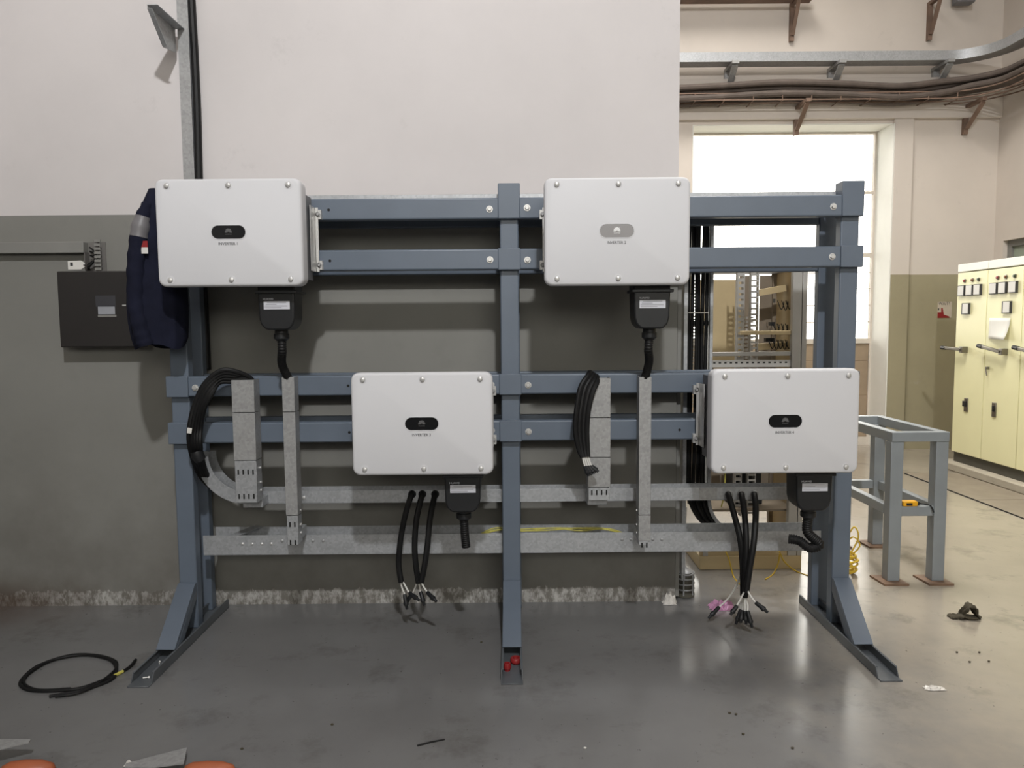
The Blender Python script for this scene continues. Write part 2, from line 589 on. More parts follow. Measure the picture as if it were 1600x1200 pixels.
RWY0, RWY1, RWZ0, RWZ1 = 6.3, 8.64, 1.5, 2.40
rw.box(XR, XR + .2, YB, RWY0, 0, HC)
rw.box(XR, XR + .2, RWY1, YFAR, 0, HC)
rw.box(XR, XR + .2, RWY0, RWY1, 0, RWZ0)
rw.box(XR, XR + .2, RWY0, RWY1, RWZ1, HC)
struct('wall_right', rw, 'wall_hall')
struct('trim_1', MB().box(XE, XR, YFAR - .06, YFAR, 3.79, 4.24), 'wall_hall', bev=.01)   # ring beam across the far wall
struct('trim_2', MB().box(DX1, 4.58, YFAR - .05, YFAR, 0, 3.79), 'wall_hall', bev=.01)   # pier beside the gate
struct('trim_3', MB().box(4.40, XR, 3.6, 7.75, 0, 0.08), 'kerb', bev=.012)               # kerb under the switchboard
struct('trim_4', MB().box(DX1 - .012, DX1, YFAR - .05, YFAR + .34, 0, DZ1 - .012).box(DX0, DX1, YFAR, YFAR + .34, DZ1 - .012, DZ1)
       .box(DX0, DX0 + .012, YFAR, YFAR + .34, 0, DZ1 - .012), 'paper')                     # white plaster lining of the gate opening
struct('yard', MB().box(-8, 16, YFAR + .6, 40, -0.25, -0.02), 'yard')

# window in the right wall, above the switchboard
win = struct('window_1', MB().box(XR + .05, XR + .12, RWY0, RWY1, RWZ1 - .07, RWZ1)
             .box(XR + .05, XR + .12, RWY0, RWY1, RWZ0, RWZ0 + .07)
             .box(XR + .05, XR + .12, RWY1 - .07, RWY1, RWZ0 + .07, RWZ1 - .07)
             .box(XR + .05, XR + .12, RWY0, RWY0 + .07, RWZ0 + .07, RWZ1 - .07)
             .box(XR + .05, XR + .12, 7.44, 7.50, RWZ0 + .07, RWZ1 - .07), 'duct')
build('pane', MB().box(XR + .08, XR + .088, RWY0 + .07, 7.44, RWZ0 + .07, RWZ1 - .07), 'frost', win)
build('pane', MB().box(XR + .08, XR + .088, 7.50, RWY1 - .07, RWZ0 + .07, RWZ1 - .07), 'frost', win)

# glazed steel gate in the far wall
DY = 9.17
d = MB()
d.box(DX0, DX0 + .04, DY - .03, DY + .03, 0, DZ1)
d.box(DX1 - .035, DX1, DY - .03, DY + .03, 0, DZ1)
d.box(DX0 + .04, DX1 - .035, DY - .03, DY + .03, DZ1 - .03, DZ1)
d.box(DX0 + .04, DX1 - .035, DY - .025, DY + .025, 3.02, 3.05)
d.box(DX0 + .04, DX1 - .035, DY - .025, DY + .025, 2.27, 2.32)
d.box(DX0 + .04, DX1 - .035, DY - .03, DY + .03, 1.24, 1.30)
d.box(DX0 + .04, DX1 - .035, DY - .03, DY + .03, 0.0, 0.10)
door = struct('door_1', d, 'door_bar')
build('mullion', MB().box(3.50, 3.54, DY - .03, DY + .03, .10, 1.24).box(3.50, 3.54, DY - .03, DY + .03, 1.30, 2.27), 'door_bar', door)
for z in (1.50, 1.70, 1.90, 2.09):
    build('grille_bar', MB().box(3.54, DX1 - .035, DY - .006, DY + .006, z - .006, z + .006), 'door_bar', door)
gx0, gx1 = DX0 + .04, DX1 - .035
for (a, b, z0, z1) in ((gx0, gx1, 3.05, DZ1 - .03), (gx0, gx1, 2.32, 3.02), (gx0, 3.50, 1.30, 2.27), (3.54, gx1, 1.30, 2.27)):
    build('pane', MB().box(a, b, DY + .01, DY + .016, z0, z1), 'glass', door)
for (a, b) in ((gx0, 3.50), (3.54, gx1)):
    for (z0, z1) in ((.10, .61), (.61, 1.03), (1.03, 1.24)):
        build('panel', MB().box(a, b, DY - .012, DY + .012, z0, z1), 'door_panel', door, bev=.006)

# steel covers of the cable trench along the switchboard
for i, (y0, y1) in enumerate(((6.23, 7.37), (5.08, 6.22), (3.93, 5.07))):
    tc = build('trench_cover', MB().box(3.88, 4.395, y0, y1, 0, 0.006), 'trench', bev=.002)
    tag(tc, ['steel floor plate below the last cream cabinets, farthest of the row',
             'steel floor plate whose far joint line meets the photo\'s right edge',
             'steel trench cover plate of the row nearest the camera, at the right edge'][i], 'trench cover', 'trench covers beside the switchboard')
    build('edge_strip', MB().box(3.868, 3.879, y0, y1, 0, 0.007), 'dark', tc)

# =================================================================== SUPPORT FRAME
XC = (-1.612, -0.008, 1.620)
RAILS = ((2.0, 2.1), (1.762, 1.86), (1.165, 1.262), (0.937, 1.037))
fr = thing('support_frame', 'grey painted steel support frame on three splayed feet carrying the four white inverters', 'support frame', (0, 3.62, 0))
for xc in XC:
    build('upright', MB().box(xc - .044, xc + .044, 3.652, 3.712, .006, 2.02), 'paint', fr, bev=.006)
    build('rear_upright', MB().box(xc - .05 - (.03 if xc < -1 else 0), xc + .05 - (.03 if xc < -1 else 0), 3.888, 3.940, .006, 2.10), 'paint', fr, bev=.005)
    build('post_head', MB().box(xc - .052, xc + .052, 3.622, 3.712, 2.0, 2.165), 'paint', fr, bev=.004)
    for z0, z1 in RAILS[1:]:
        build('collar', MB().box(xc - .053, xc + .053, 3.620, 3.655, z0 - .002, z1 + .002), 'paint', fr, bev=.003)
    # splayed front brace, a folded channel with an open triangle behind it, toed in a little with the foot
    xf = xc * 0.974 - .002
    def toe(mb):
        mb.v = [(x + (xf - xc) * min(1, max(0, (3.652 - y) / .33)), y, z) for x, y, z in mb.v]
        return mb
    b = MB()
    b.prism([(3.622, .240), (3.652, .240), (3.652, .222), (3.316, .042), (3.298, .052)], 'x', xc - .043, xc + .043)
    build('brace', toe(b), 'paint', fr, bev=.002)
    b = MB()
    b.prism([(3.652, .222), (3.652, .172), (3.43, .047), (3.326, .047)], 'x', xc - .043, xc - .038)
    b.prism([(3.652, .222), (3.652, .172), (3.43, .047), (3.326, .047)], 'x', xc + .038, xc + .043)
    build('brace_flange', toe(b), 'paint', fr)
    f = MB()
    f.box(xf - .046, xf + .046, 3.045, 3.945, 0, .006)
    f.prism([(3.075, .006), (3.945, .006), (3.945, .046), (3.095, .046)], 'x', xf - .046, xf - .041)
    f.prism([(3.075, .006), (3.945, .006), (3.945, .046), (3.095, .046)], 'x', xf + .041, xf + .046)
    f.box(xf - .041, xf - .036, 3.095, 3.945, .040, .046)
    f.box(xf + .036, xf + .041, 3.095, 3.945, .040, .046)
    build('foot_channel', f, 'paint_dark', fr, bev=.0015, seg=1)

def hexbolt(x, y, z, r=.011):
    m = MB()
    m.lathe((x, y, z), [(r * 1.45, 0), (r * 1.45, -.003)], 14, 'y')
    m.lathe((x, y - .003, z), [(r, 0), (r, -.007), (r * .8, -.009)], 6, 'y')
    return m

for (z0, z1) in RAILS:
    for a, b in ((XC[0] + .044, XC[1] - .046), (XC[1] + .046, XC[2] - .044)):
        rl = build('rail', MB().box(a, b, 3.630, 3.690, z0, z1), 'paint', fr, bev=.008, seg=3)
        for hx in ((-.862,) if z0 > 1.5 and a < -1 else (-1.34, -.79) if a < -1 else (.81,) if z0 < 1 else ()):
            build('bolt_hole', MB().lathe((hx, 3.6295, (z0 + z1) / 2 - .002), [(.007, 0), (.007, .004)], 10, 'y'), 'dark', rl)
    build('rear_rail', MB().box(XC[0] + .02, XC[2] - .05, 3.892, 3.938, z0 - .004, z1 - .004), 'paint', fr, bev=.006)
    for x in (XC[0] + .085, XC[1] - .092, XC[1] + .086, XC[2] - .092):
        build('bolt', hexbolt(x, 3.630, (z0 + z1) / 2 + random.uniform(-.006, .004)), 'zinc', fr)

# red caps and loose screws lying in the feet
for i, (x, y, r, h) in enumerate(((.008, 3.235, .026, .026), (-.030, 3.165, .017, .034))):
    c = MB().lathe((x, y, .006), [(r * .72, 0), (r * .8, h * .3), (r, h * .35), (r, h * .75), (r * .85, h), (r * .6, h), (r * .55, h * .6), (0.0005, h * .6)], 18)
    o = build('pipe_plug', c, 'red')
    tag(o, ['wider red plastic plug lying in the middle foot of the frame', 'small tall red plastic plug nearest the front tip of the middle foot'][i], 'plug', 'red plugs in the middle foot')
for i, (x, y, a) in enumerate(((-1.565, 3.20, 40), (-1.585, 3.115, 15), (-1.575, 3.245, 110))):
    dx, dy = math.cos(R(a)) * .02, math.sin(R(a)) * .02
    m_ = MB().tube([(x, y, .010), (x + dx, y + dy, .010), (x + dx * 1.05, y + dy * 1.05, .010), (x + dx * 1.4, y + dy * 1.4, .010)], [.0028, .0028, .0055, .005], 8)
    tag(build('loose_screw', m_, 'zinc'), ['bright loose screw in the left foot channel, middle one', 'loose screw nearest the tip of the left foot channel', 'loose screw highest up the left foot channel'][i], 'screw', 'loose screws in the left foot')

# =================================================================== TRAYS ON THE FRAME
t = channel(MB(), -1.52, 1.575, 3.700, 3.884, 2.102, 2.128)
tag(build('top_cable_tray', t, 'galv', bev=.001, seg=1), 'bright galvanised cable tray lying along the top rail of the frame', 'cable tray')
# bottom tray
z0, z1 = PY(800, 864, 3.72).z, PY(800, 833, 3.72).z
bt = thing('bottom_cable_tray', 'wide galvanised cable tray, the lowest one, running along the foot of the frame', 'cable tray', (0, 3.79, z0))
channel(m := MB(), XC[0] + .055, XC[2] - .075, 3.718, 3.884, z0, z1)
build('tray', m, 'galv', bt, bev=.001, seg=1)
m = MB()
for x, y in ((379, 850), (394, 850), (409, 850), (424, 850), (441, 845), (972, 843), (986, 843), (1020, 843), (1034, 843), (489, 845), (505, 845)):
    q = PY(x, y, 3.718)
    o = build('rivet', MB().lathe((q.x, 3.718, q.z), [(.008, 0), (.008, -.002), (.004, -.005)], 10, 'y'), 'zinc' if x < 430 else 'galv_dull', bt)
build('joint_plate', MB().box(-.45, -.05, 3.7165, 3.718, z0 + .01, z1 - .01), 'galv', bt)
build('cross_bar', MB().obox((-1.36, 3.80, z1 + .004), (.05, .166, .004), Matrix.Rotation(R(-20), 3, 'Z')), 'galv', bt)
# middle tray with its elbow
z0, z1 = PY(800, 784, 3.72).z, PY(800, 764, 3.72).z
mt = thing('middle_cable_tray', 'narrow galvanised cable tray across the mid frame, curved elbow at its left end', 'cable tray', (0, 3.77, z0))
channel(m := MB(), -1.33, 1.43, 3.718, 3.820, z0, z1)
build('tray', m, 'galv', mt, bev=.001, seg=1)
RI, RO = .185, .185 + (z1 - z0)
cx, cz = -1.33, z0 + RO
for nm, r0, r1, y0, y1 in (('elbow_floor', RO - .004, RO, 3.718, 3.82), ('elbow_front', RI, RO - .004, 3.718, 3.721), ('elbow_back', RI, RO - .004, 3.817, 3.82)):
    rings = []
    for k in range(13):
        a = R(270 - 90 * k / 12)
        ca, sa = math.cos(a), math.sin(a)
        rings.append([(cx + r0 * ca, y0, cz + r0 * sa), (cx + r1 * ca, y0, cz + r1 * sa), (cx + r1 * ca, y1, cz + r1 * sa), (cx + r0 * ca, y1, cz + r0 * sa)])
    build(nm, MB().loft(rings), 'galv', mt)
build('joint_plate', MB().box(.93, 1.02, 3.716, 3.718, z0 + .004, z1 - .004), 'galv_dull', mt)
for x in (644, 660, 680, 1139, 1158, 1179):
    q = PY(x, 772, 3.718)
    build('grommet', MB().lathe((q.x, 3.718, q.z), [(.012, .002), (.020, 0), (.020, -.006), (.014, -.012), (.012, -.012)], 16, 'y'), 'black_plastic' if x < 1000 else 'galv_dull', mt)
for x in (-1.235, -1.045):
    build('screw', MB().lathe((x, 3.717, z0 + .03), [(.009, 0), (.009, -.004), (.004, -.007)], 10, 'y'), 'zinc', mt)
MID_Z0, MID_Z1 = z0, z1

# upright trunkings
def trunking(label, xa, xb, yt, yb, Y, seams, slots, wide):
    a, b = PY(xa, yt, Y), PY(xb, yt, Y)
    x0, x1, zt = a.x, b.x, a.z
    zb = PY((xa + xb) / 2, yb, Y).z
    root = thing('upright_trunking', label, 'trunking', ((x0 + x1) / 2, Y + .03, zb), 'upright trunkings on the frame')
    zs = [zt] + [PY(xa, s, Y).z for s in seams] + [zb]
    D = 3.626 - Y
    for i in range(len(zs) - 1):
        m = MB()
        u, l = zs[i] - (.0015 if i else 0), zs[i + 1] + .0015
        off = .002 * (i == len(zs) - 2)
        m.box(x0 + off, x1 - off, Y + off, Y + off + .003, l, u)
        m.box(x0 + off, x0 + off + .003, Y + off + .003, Y + D, l, u)
        m.box(x1 - off - .003, x1 - off, Y + off + .003, Y + D, l, u)
        build('cover', m, 'galv_dull' if i < len(zs) - 2 else 'galv', root, bev=.001, seg=1)
    build('back_plate', MB().box(x0 + .006, x1 - .006, Y + D - .006, Y + D - .002, zb + .01, zt - .004), 'galv_dull', root)
    n = 4 if wide else 2
    for sy in slots:
        z = PY(xa, sy, Y).z
        for k in range(n):
            x = x0 + (x1 - x0) * (k + .75) / (n + .5)
            build('slot', MB().box(x - .0035, x + .0035, Y + .0008, Y + .003, z - .012, z + .012), 'dark', root)
    return root, x0, x1, zb, zt, D

TA = trunking('wide galvanised upright trunking on the left, under the big loop of black cables', 361, 396, 594, 786, 3.545, (645, 720), (738, 776), True)
TB = trunking('narrow galvanised upright trunking below the upper left inverter, reaching the bottom tray', 440, 459, 589, 852, 3.555, (644, 806), (820, 848), False)
TC = trunking('wide galvanised upright trunking right of the middle post, beside hanging black cables', 919, 954, 591, 782, 3.545, (653, 715, 762), (733, 770), True)
TD = trunking('narrow galvanised upright trunking below the upper right inverter, reaching the bottom tray', 999, 1018, 589, 852, 3.555, (805, 846), (823, 852), False)
for T, nm, zz in ((TA, 'outlet_elbow', MID_Z0), (TC, 'outlet_elbow', MID_Z0), (TB, 'outlet_elbow', TB[3] + .01), (TD, 'outlet_elbow', TD[3] + .01)):
    root, x0, x1, zb, zt, D = T
    m = MB().box(x0 + .004, x1 - .004, 3.627, 3.717, zz + .002, zz + .05)
    build(nm, m, 'galv', root, bev=.004)
    for zq in (zb + .05, zb + .09, zb + .16):
        build('side_screw', MB().lathe((x1 if T in (TA, TB) else x0 if T is TD else x1, 3.60, zq), [(.006, -.004), (.006, .004)], 8, 'x'), 'zinc', root)

# =================================================================== INVERTERS
def petal_logo(cx, y, cz, s, word=True):
    m = MB()
    for ang in (8, 33, 58, 80, 100, 122, 147, 172):
        a = R(ang)
        L = s * (0.95 if 45 < ang < 135 else 0.82)
        d_ = Vector((math.cos(a), 0, math.sin(a)))
        nrm = Vector((-d_.z, 0, d_.x))
        c0 = Vector((cx, y, cz - s * .10)) + d_ * s * .12
        pts = []
        for tt, w_ in ((0, 0), (.3, .07), (.6, .14), (.85, .15), (1.0, .07)):
            pts.append((tt, w_))
        poly = [c0 + d_ * L * tt + nrm * s * w_ for tt, w_ in pts] + [c0 + d_ * L * tt - nrm * s * w_ for tt, w_ in reversed(pts[1:])]
        m.loft([poly, [p + Vector((0, -.0004, 0)) for p in poly]])
    if word:
        w_ = text_mb('HUAWEI', s * .42, (cx, y, cz - s * .55))
        m.add(w_.v, w_.f)
    return m

def make_inverter(num, px, w, h, label, grey=False, hose=None):
    xa, ya, xb, yb = px
    a, b = PY(xa, ya, 3.30), PY(xb, yb, 3.30)
    cx, cz = (a.x + b.x) / 2, (a.z + b.z) / 2
    root = thing('inverter', label, 'inverter', (cx, 3.62, cz - h / 2), 'four white inverters on the frame')
    YF = 3.30
    rings = []
    for y, ins, r in ((YF + .088, .010, .030), (YF + .082, .002, .034), (YF + .020, 0, .034), (YF + .008, .002, .033), (YF + .002, .006, .031), (YF, .012, .028)):
        rings.append([(x, y, z) for x, z in rrect(cx, cz, w - 2 * ins, h - 2 * ins, r)])
    build('cover', MB().loft(rings), 'cover', root, smooth=50)
    # finned heat sink behind the cover
    hw, hh = w / 2 - .028, h / 2 - .030
    sink = build('heat_sink', MB().box(cx - hw, cx + hw, YF + .088, YF + .18, cz - hh, cz + hh), 'sink', root, bev=.006)
    fins = MB()
    nf = 26
    for k in range(nf):
        x = cx - hw + .006 + (2 * hw - .012) * k / (nf - 1)
        fins.box(x - .0025, x + .0025, YF + .18, YF + .285, cz - hh + .01, cz + hh - .01)
    fo = build('fins', fins, 'sink', sink)
    fo['kind'] = 'stuff'
    for sx in (-1, 1):
        bx = cx + sx * (w / 2 - .012)
        m = MB()
        m.box(bx - .007, bx + .007, 3.600, 3.604, cz - .150, cz + .150)
        m.box(bx - sx * .010 - .002, bx - sx * .010 + .002, 3.52, 3.604, cz - .150, cz + .150)
        for zz in (cz - .118, cz + .118):
            m.box(bx - .014 + sx * .006, bx + .014 + sx * .006, 3.604, 3.629, zz - .022, zz + .022)
        br = build('mounting_bracket', m, 'white_plastic' if 0 else 'zinc', root, bev=.001, seg=1)
        for zz in (cz - .118, cz + .118):
            build('bolt', hexbolt(bx + sx * .006, 3.603, zz, .008), 'galv_dull', br)
    # cover screws in their dimples
    for ix in (-1, 0, 1):
        for iz in (-1, 1):
            x = cx + ix * (w / 2 - .055) + (0.004 if ix == 0 else 0)
            z = cz + iz * (h / 2 - .030)
            s_ = build('cover_screw', MB().lathe((x, YF + .0005, z), [(.011, 0), (.0115, -.004), (.0095, -.008), (.005, -.010), (.001, -.0102)], 14, 'y'), 'zinc', root)
            build('dimple', MB().lathe((x, YF, z), [(.018, .001), (.0175, -.0006), (.0125, -.0006), (.0122, .0002)], 18, 'y'), 'cover', s_)
    # status window, emblem and number
    zc = cz + .002
    xw = cx - .002
    rim = [[(x, y, z) for x, z in rrect(xw, zc, .154 - 2 * i_, .064 - 2 * i_, .0315 - i_, 8)] for y, i_ in ((YF + .001, -.002), (YF - .0012, 0), (YF - .0012, .003), (YF + .0005, .004))]
    build('window_rim', MB().loft(rim), 'cover', root)
    dsp = build('status_window', MB().loft([[(x, y, z) for x, z in rrect(xw, zc, .146, .056, .0275, 8)] for y in (YF + .001, YF - .0006)]), 'display_grey' if grey else 'display', root)
    build('emblem', petal_logo(xw, YF - .0008, zc, .017), 'logo_white' if grey else 'logo_dim', dsp)
    build('lettering', text_mb('INVERTER ' + str(num), .0165, (xw - .002, YF - .0008, zc - .050), width=.082), 'ink', root)
    # black cable entry box below
    bx, bt_, bb = cx + .168, cz - h / 2 + .012, cz - h / 2 - .190
    hwid = .083
    prof = [(bx - hwid, bt_), (bx - hwid + .004, bb + .05), (bx - hwid + .012, bb + .022), (bx - hwid + .030, bb + .004), (bx - hwid + .045, bb),
            (bx + hwid - .045, bb), (bx + hwid - .030, bb + .004), (bx + hwid - .012, bb + .022), (bx + hwid - .004, bb + .05), (bx + hwid, bt_)]
    box = build('entry_box', MB().prism(prof, 'y', 3.385, 3.52), 'black_plastic', root, bev=.008, seg=3)
    build('box_flange', MB().box(bx - hwid - .008, bx + hwid + .012, 3.375, 3.53, bt_ - .040, bt_ - .026), 'black_plastic', box, bev=.003)
    lb = build('rating_label', MB().box(bx - .056, bx + .060, 3.3838, 3.3848, bb + .092, bb + .128), 'label', box)
    m = MB()
    for k, (l0, l1) in enumerate(((.0, .7), (.0, .95), (.05, .5), (.1, .9))):
        m.box(bx - .052 + .108 * l0, bx - .052 + .108 * l1, 3.3832, 3.3838, bb + .098 + k * .0075, bb + .1005 + k * .0075)
    build('print', m, 'ink_soft', lb)
    build('maker_print', text_mb('HUAWEI', .012, (bx - .036, 3.3845, bb + .137), width=.045), 'label', box)
    gl = build('gland', MB().lathe((bx, 3.45, bb), [(.030, .004), (.030, -.016), (.035, -.018), (.035, -.040), (.028, -.044), (.024, -.050)], 16), 'black_plastic', root)
    return root, Vector((bx, 3.45, bb - .046))

def hose(label, pts, r=.0205, group='black corrugated hoses under the inverters'):
    path = smooth_path(pts, 24)
    # resample at the corrugation pitch
    out, rs, acc = [path[0]], [r], 0
    L = [0]
    for i in range(1, len(path)):
        L.append(L[-1] + (path[i] - path[i - 1]).length)
    n = int(L[-1] / .0024)
    j = 0
    res = []
    for k in range(n + 1):
        s_ = L[-1] * k / n
        while j < len(L) - 2 and L[j + 1] < s_:
            j += 1
        f_ = (s_ - L[j]) / max(1e-9, L[j + 1] - L[j])
        res.append(path[j].lerp(path[j + 1], f_))
    rr = [r if (k // 2) % 2 == 0 else r * .86 for k in range(len(res))]
    o = build('corrugated_hose', MB().tube(res, rr, 12), 'rubber', smooth=60)
    return tag(o, label, 'hose', group)

i1, g1 = make_inverter(1, (239, 279, 475, 447), .632, .462, 'white wall inverter numbered 1, upper left on the frame beside the navy jacket')
i2, g2 = make_inverter(2, (849, 277, 1079, 445), .632, .462, 'white inverter with a grey status window, upper right of the middle post', grey=True)
i3, g3 = make_inverter(3, (547, 582, 771, 743), .624, .457, 'white inverter numbered 3, low on the frame just left of the middle post')
i4, g4 = make_inverter(4, (1111, 577, 1343, 740), .652, .465, 'white inverter numbered 4, lower right across the right post')
hose('black corrugated hose from the upper left inverter down into its narrow trunking', [g1, g1 + Vector((0, 0, -.05)), PY(441, 570, 3.52), Vector(((TB[1] + TB[2]) / 2, 3.585, TB[4] - .02))])
hose('black corrugated hose from the upper right inverter down into its narrow trunking', [g2, g2 + Vector((-.004, 0, -.05)), PY(1014, 566, 3.52), Vector(((TD[1] + TD[2]) / 2, 3.585, TD[4] - .02))])
hose('short straight corrugated hose stub hanging below inverter 3', [g3, g3 + Vector((.003, 0, -.06)), g3 + Vector((.008, .01, -.135))])
hose('black corrugated hose stub bent sideways below inverter 4, its open end facing left', [g4, g4 + Vector((0, 0, -.07)), PY(1280, 850, 3.45), PY(1265, 856, 3.45), PY(1249, 845, 3.47), PY(1233, 842, 3.48)], r=.0235)

# =================================================================== CABLES ON THE FRAME
def cable(name, label, pts, r, group, m='cable', cat='cable', tails=None, sub=8):
    """one cable; tails = list of (wire points, connector end) hanging from its free end"""
    path = smooth_path(pts, sub)
    if not tails:
        return tag(build(name, MB().tube(path, r, 10), m), label, cat, group)
    root = thing(name, label, cat, path[-1], group)
    build('sheath', MB().tube(path, r, 10), m, root)
    for wire, c0, c1 in tails:
        build('white_core', MB().tube(smooth_path(wire, 5), .0042, 8), 'white_plastic', root)
        c0, c1 = Vector(c0), Vector(c1)
        L = (c1 - c0)
        prof = ((0, .006), (.08, .010), (.5, .0105), (.55, .0125), (.72, .0125), (.76, .008), (1, .0065))
        build('connector', MB().tube([c0 + L * t_ for t_, _ in prof], [q for _, q in prof], 10), 'black_plastic', root)
    return root

GL = 'black cable tails hanging left of the middle post'
def D(x, y, Y): return PY(x, y, Y)
cable('cable_tail', 'leftmost of three black cable tails out of the middle tray, below inverter 3',
      [D(644, 772, 3.73), D(642, 775, 3.69), D(632, 810, 3.66), D(625, 850, 3.65), D(623, 882, 3.65), D(627, 910, 3.64)], .0145, GL,
      tails=[([D(626, 908, 3.645), D(628, 918, 3.64), D(633, 930, 3.635)], D(632, 928, 3.635), D(636, 952, 3.63)),
             ([D(629, 908, 3.64), D(634, 917, 3.62), D(640, 928, 3.60)], D(639, 926, 3.60), D(655, 938, 3.56))])
cable('cable_tail', 'middle of three black cable tails out of the middle tray, below inverter 3',
      [D(660, 772, 3.73), D(659, 775, 3.69), D(651, 810, 3.645), D(648, 850, 3.63), D(650, 885, 3.62), D(654, 911, 3.62)], .0145, GL,
      tails=[([D(654, 910, 3.62), D(656, 918, 3.62), D(657, 926, 3.62)], D(657, 924, 3.62), D(663, 946, 3.61)),
             ([D(652, 909, 3.625), D(648, 920, 3.65), D(643, 930, 3.66)], D(644, 928, 3.66), D(632, 944, 3.68))])
cable('cable_tail', 'black cable tail right of the other two below inverter 3, crossing to the middle one',
      [D(680, 772, 3.73), D(679, 775, 3.69), D(672, 810, 3.63), D(668, 850, 3.605), D(663, 885, 3.59), D(658, 910, 3.585)], .0145, GL,
      tails=[([D(658, 909, 3.585), D(662, 917, 3.57), D(668, 926, 3.55)], D(667, 925, 3.55), D(682, 940, 3.51))])
GR = 'black cable tails hanging below inverter 4'
cable('cable_tail', 'leftmost of three black cable tails below inverter 4, slanting down to the right',
      [D(1138, 772, 3.73), D(1139, 775, 3.69), D(1146, 800, 3.65), D(1156, 840, 3.61), D(1160, 880, 3.60), D(1161, 930, 3.60)], .0150, GR,
      tails=[([D(1160, 928, 3.60), D(1158, 940, 3.60), D(1158, 954, 3.60)], D(1158, 952, 3.60), D(1150, 975, 3.60)),
             ([D(1161, 928, 3.60), D(1161, 942, 3.585), D(1160, 955, 3.58)], D(1160, 953, 3.58), D(1157, 973, 3.57)),
             ([D(1160, 880, 3.62), D(1155, 905, 3.66), D(1140, 932, 3.70), D(1122, 950, 3.70)], D(1124, 948, 3.70), D(1107, 966, 3.68))])
cable('cable_tail', 'straight middle one of three black cable tails below inverter 4',
      [D(1158, 772, 3.73), D(1159, 775, 3.69), D(1163, 800, 3.64), D(1166, 845, 3.585), D(1165, 890, 3.57), D(1164, 933, 3.565)], .0150, GR,
      tails=[([D(1164, 932, 3.565), D(1164, 944, 3.56), D(1164, 956, 3.555)], D(1164, 954, 3.555), D(1166, 975, 3.55)),
             ([D(1165, 932, 3.565), D(1168, 944, 3.55), D(1168, 956, 3.54)], D(1168, 954, 3.54), D(1175, 980, 3.53))])
cable('cable_tail', 'black cable tail farthest right below inverter 4, bowing out beside inverter 4\'s hose',
      [D(1178, 772, 3.73), D(1179, 775, 3.69), D(1181, 800, 3.635), D(1178, 845, 3.56), D(1171, 890, 3.54), D(1166, 925, 3.535)], .0150, GR,
      tails=[([D(1167, 920, 3.535), D(1172, 930, 3.51), D(1181, 942, 3.49)], D(1180, 941, 3.49), D(1200, 957, 3.46)),
             ([D(1164, 922, 3.54), D(1156, 938, 3.54), D(1150, 948, 3.54)], D(1152, 946, 3.54), D(1141, 961, 3.53))])
# looped bundle beside the right-hand wide trunking
GC = 'black cables looped out of the trunking right of the middle post'
for i in range(4):
    o_ = (i - 1.5)
    cable('looped_cable', ['outermost cable of the small bundle looping out right of the middle post', 'second cable from outside in the bundle right of the middle post',
                           'third cable from outside in the bundle right of the middle post', 'innermost cable of the bundle right of the middle post, against the trunking'][i],
          [Vector((TC[1] + .02 + i * .012, 3.585, TC[4] - .04)), Vector((TC[1] + .015 + i * .010, 3.580, TC[4] + .005 + .006 * (3 - i))),
           D(918 + i * 5, 588 + i * 3, 3.535), D(907 + i * 6.5, 606 + i * 2, 3.51), D(901 + i * 6.2, 640, 3.50), D(899 + i * 6.0, 672, 3.50), D(904 + i * 4.6, 700, 3.50), D(910 + i * 2.8, 714, 3.495)],
          .0125, GC,
          tails=[([D(910 + i * 3, 712, 3.495), D(912 + i * 3.2, 722, 3.49), D(915 + i * 3.4, 731, 3.485)], D(914 + i * 3.2, 728, 3.485), D(920 + i * 5, 744 - i * 2.2, 3.475))])
# big loop on the left, dropping into the elbow
GA = 'black cables in the big loop at the left post'
for i in range(5):
    s_ = i - 2
    cable('looped_cable', ['outermost cable of the big black loop at the left post', 'second cable in from outside of the big loop at the left post', 'middle cable of the big black loop at the left post',
                           'fourth cable in from outside of the big loop at the left post', 'innermost cable of the big black loop at the left post'][i],
          [Vector((TA[2] - .018 - (i % 3) * .012, 3.585, TA[4] - .05)), Vector((TA[2] - .024 - (i % 3) * .012, 3.580, TA[4] + .004)),
           D(366, 580 + i * 4, 3.54 + .006 * i), D(343, 580 + i * 4.4, 3.52 + .006 * i), D(318 + i * 3.4, 602 + i * 3, 3.51), D(303 + i * 4.2, 636, 3.51), D(296 + i * 4.4, 668, 3.51 + .01 * i),
           D(296 + i * 4.2, 694, 3.54), D(303 + i * 3.5, 722, 3.63), D(316 + i * 3.0, 748, 3.745), D(342 + i * 2, 768 - i * 1.2, 3.745 + .012 * i), D(385, 776, 3.75 + .012 * i)],
          .0115, GA)
q = D(296, 673, 3.497)
tag(build('tape_flag', MB().obox(q, (.022, .004, .026), Matrix.Rotation(R(8), 3, 'Y')), 'white_plastic', bev=.001), 'small white tape flag on the big cable loop at the left post', 'tape')
q = D(309, 712, 3.56)
tag(build('cable_wrap', MB().tube([q + Vector((-.006, 0, .02)), q, q + Vector((.008, .01, -.02))], [.027, .030, .027], 14), 'black_plastic'), 'black tape wrap low on the big cable loop at the left post', 'tape')
# earth wires lying in the bottom tray
zt = bt.location.z + .085
for i in range(3):
    pts = [(-.25 + .9 * k / 6, 3.80 + .012 * math.sin(k * 1.7 + i * 2), zt + .012 + .006 * math.sin(k * 2.1 + i)) for k in range(7)]
    pts = [(-.25, 3.80 + .01 * i, zt - .06)] + pts[1:-1] + [(.66, 3.80 + .01 * i, zt - .06)]
    cable('earth_wire', ['thin yellow earth wire nearest in the bottom tray', 'thin yellow earth wire in the middle of the bottom tray', 'thin yellow earth wire at the back of the bottom tray'][i],
          pts, .0035, 'yellow earth wires in the bottom tray', m='yg_wire', cat='wire')

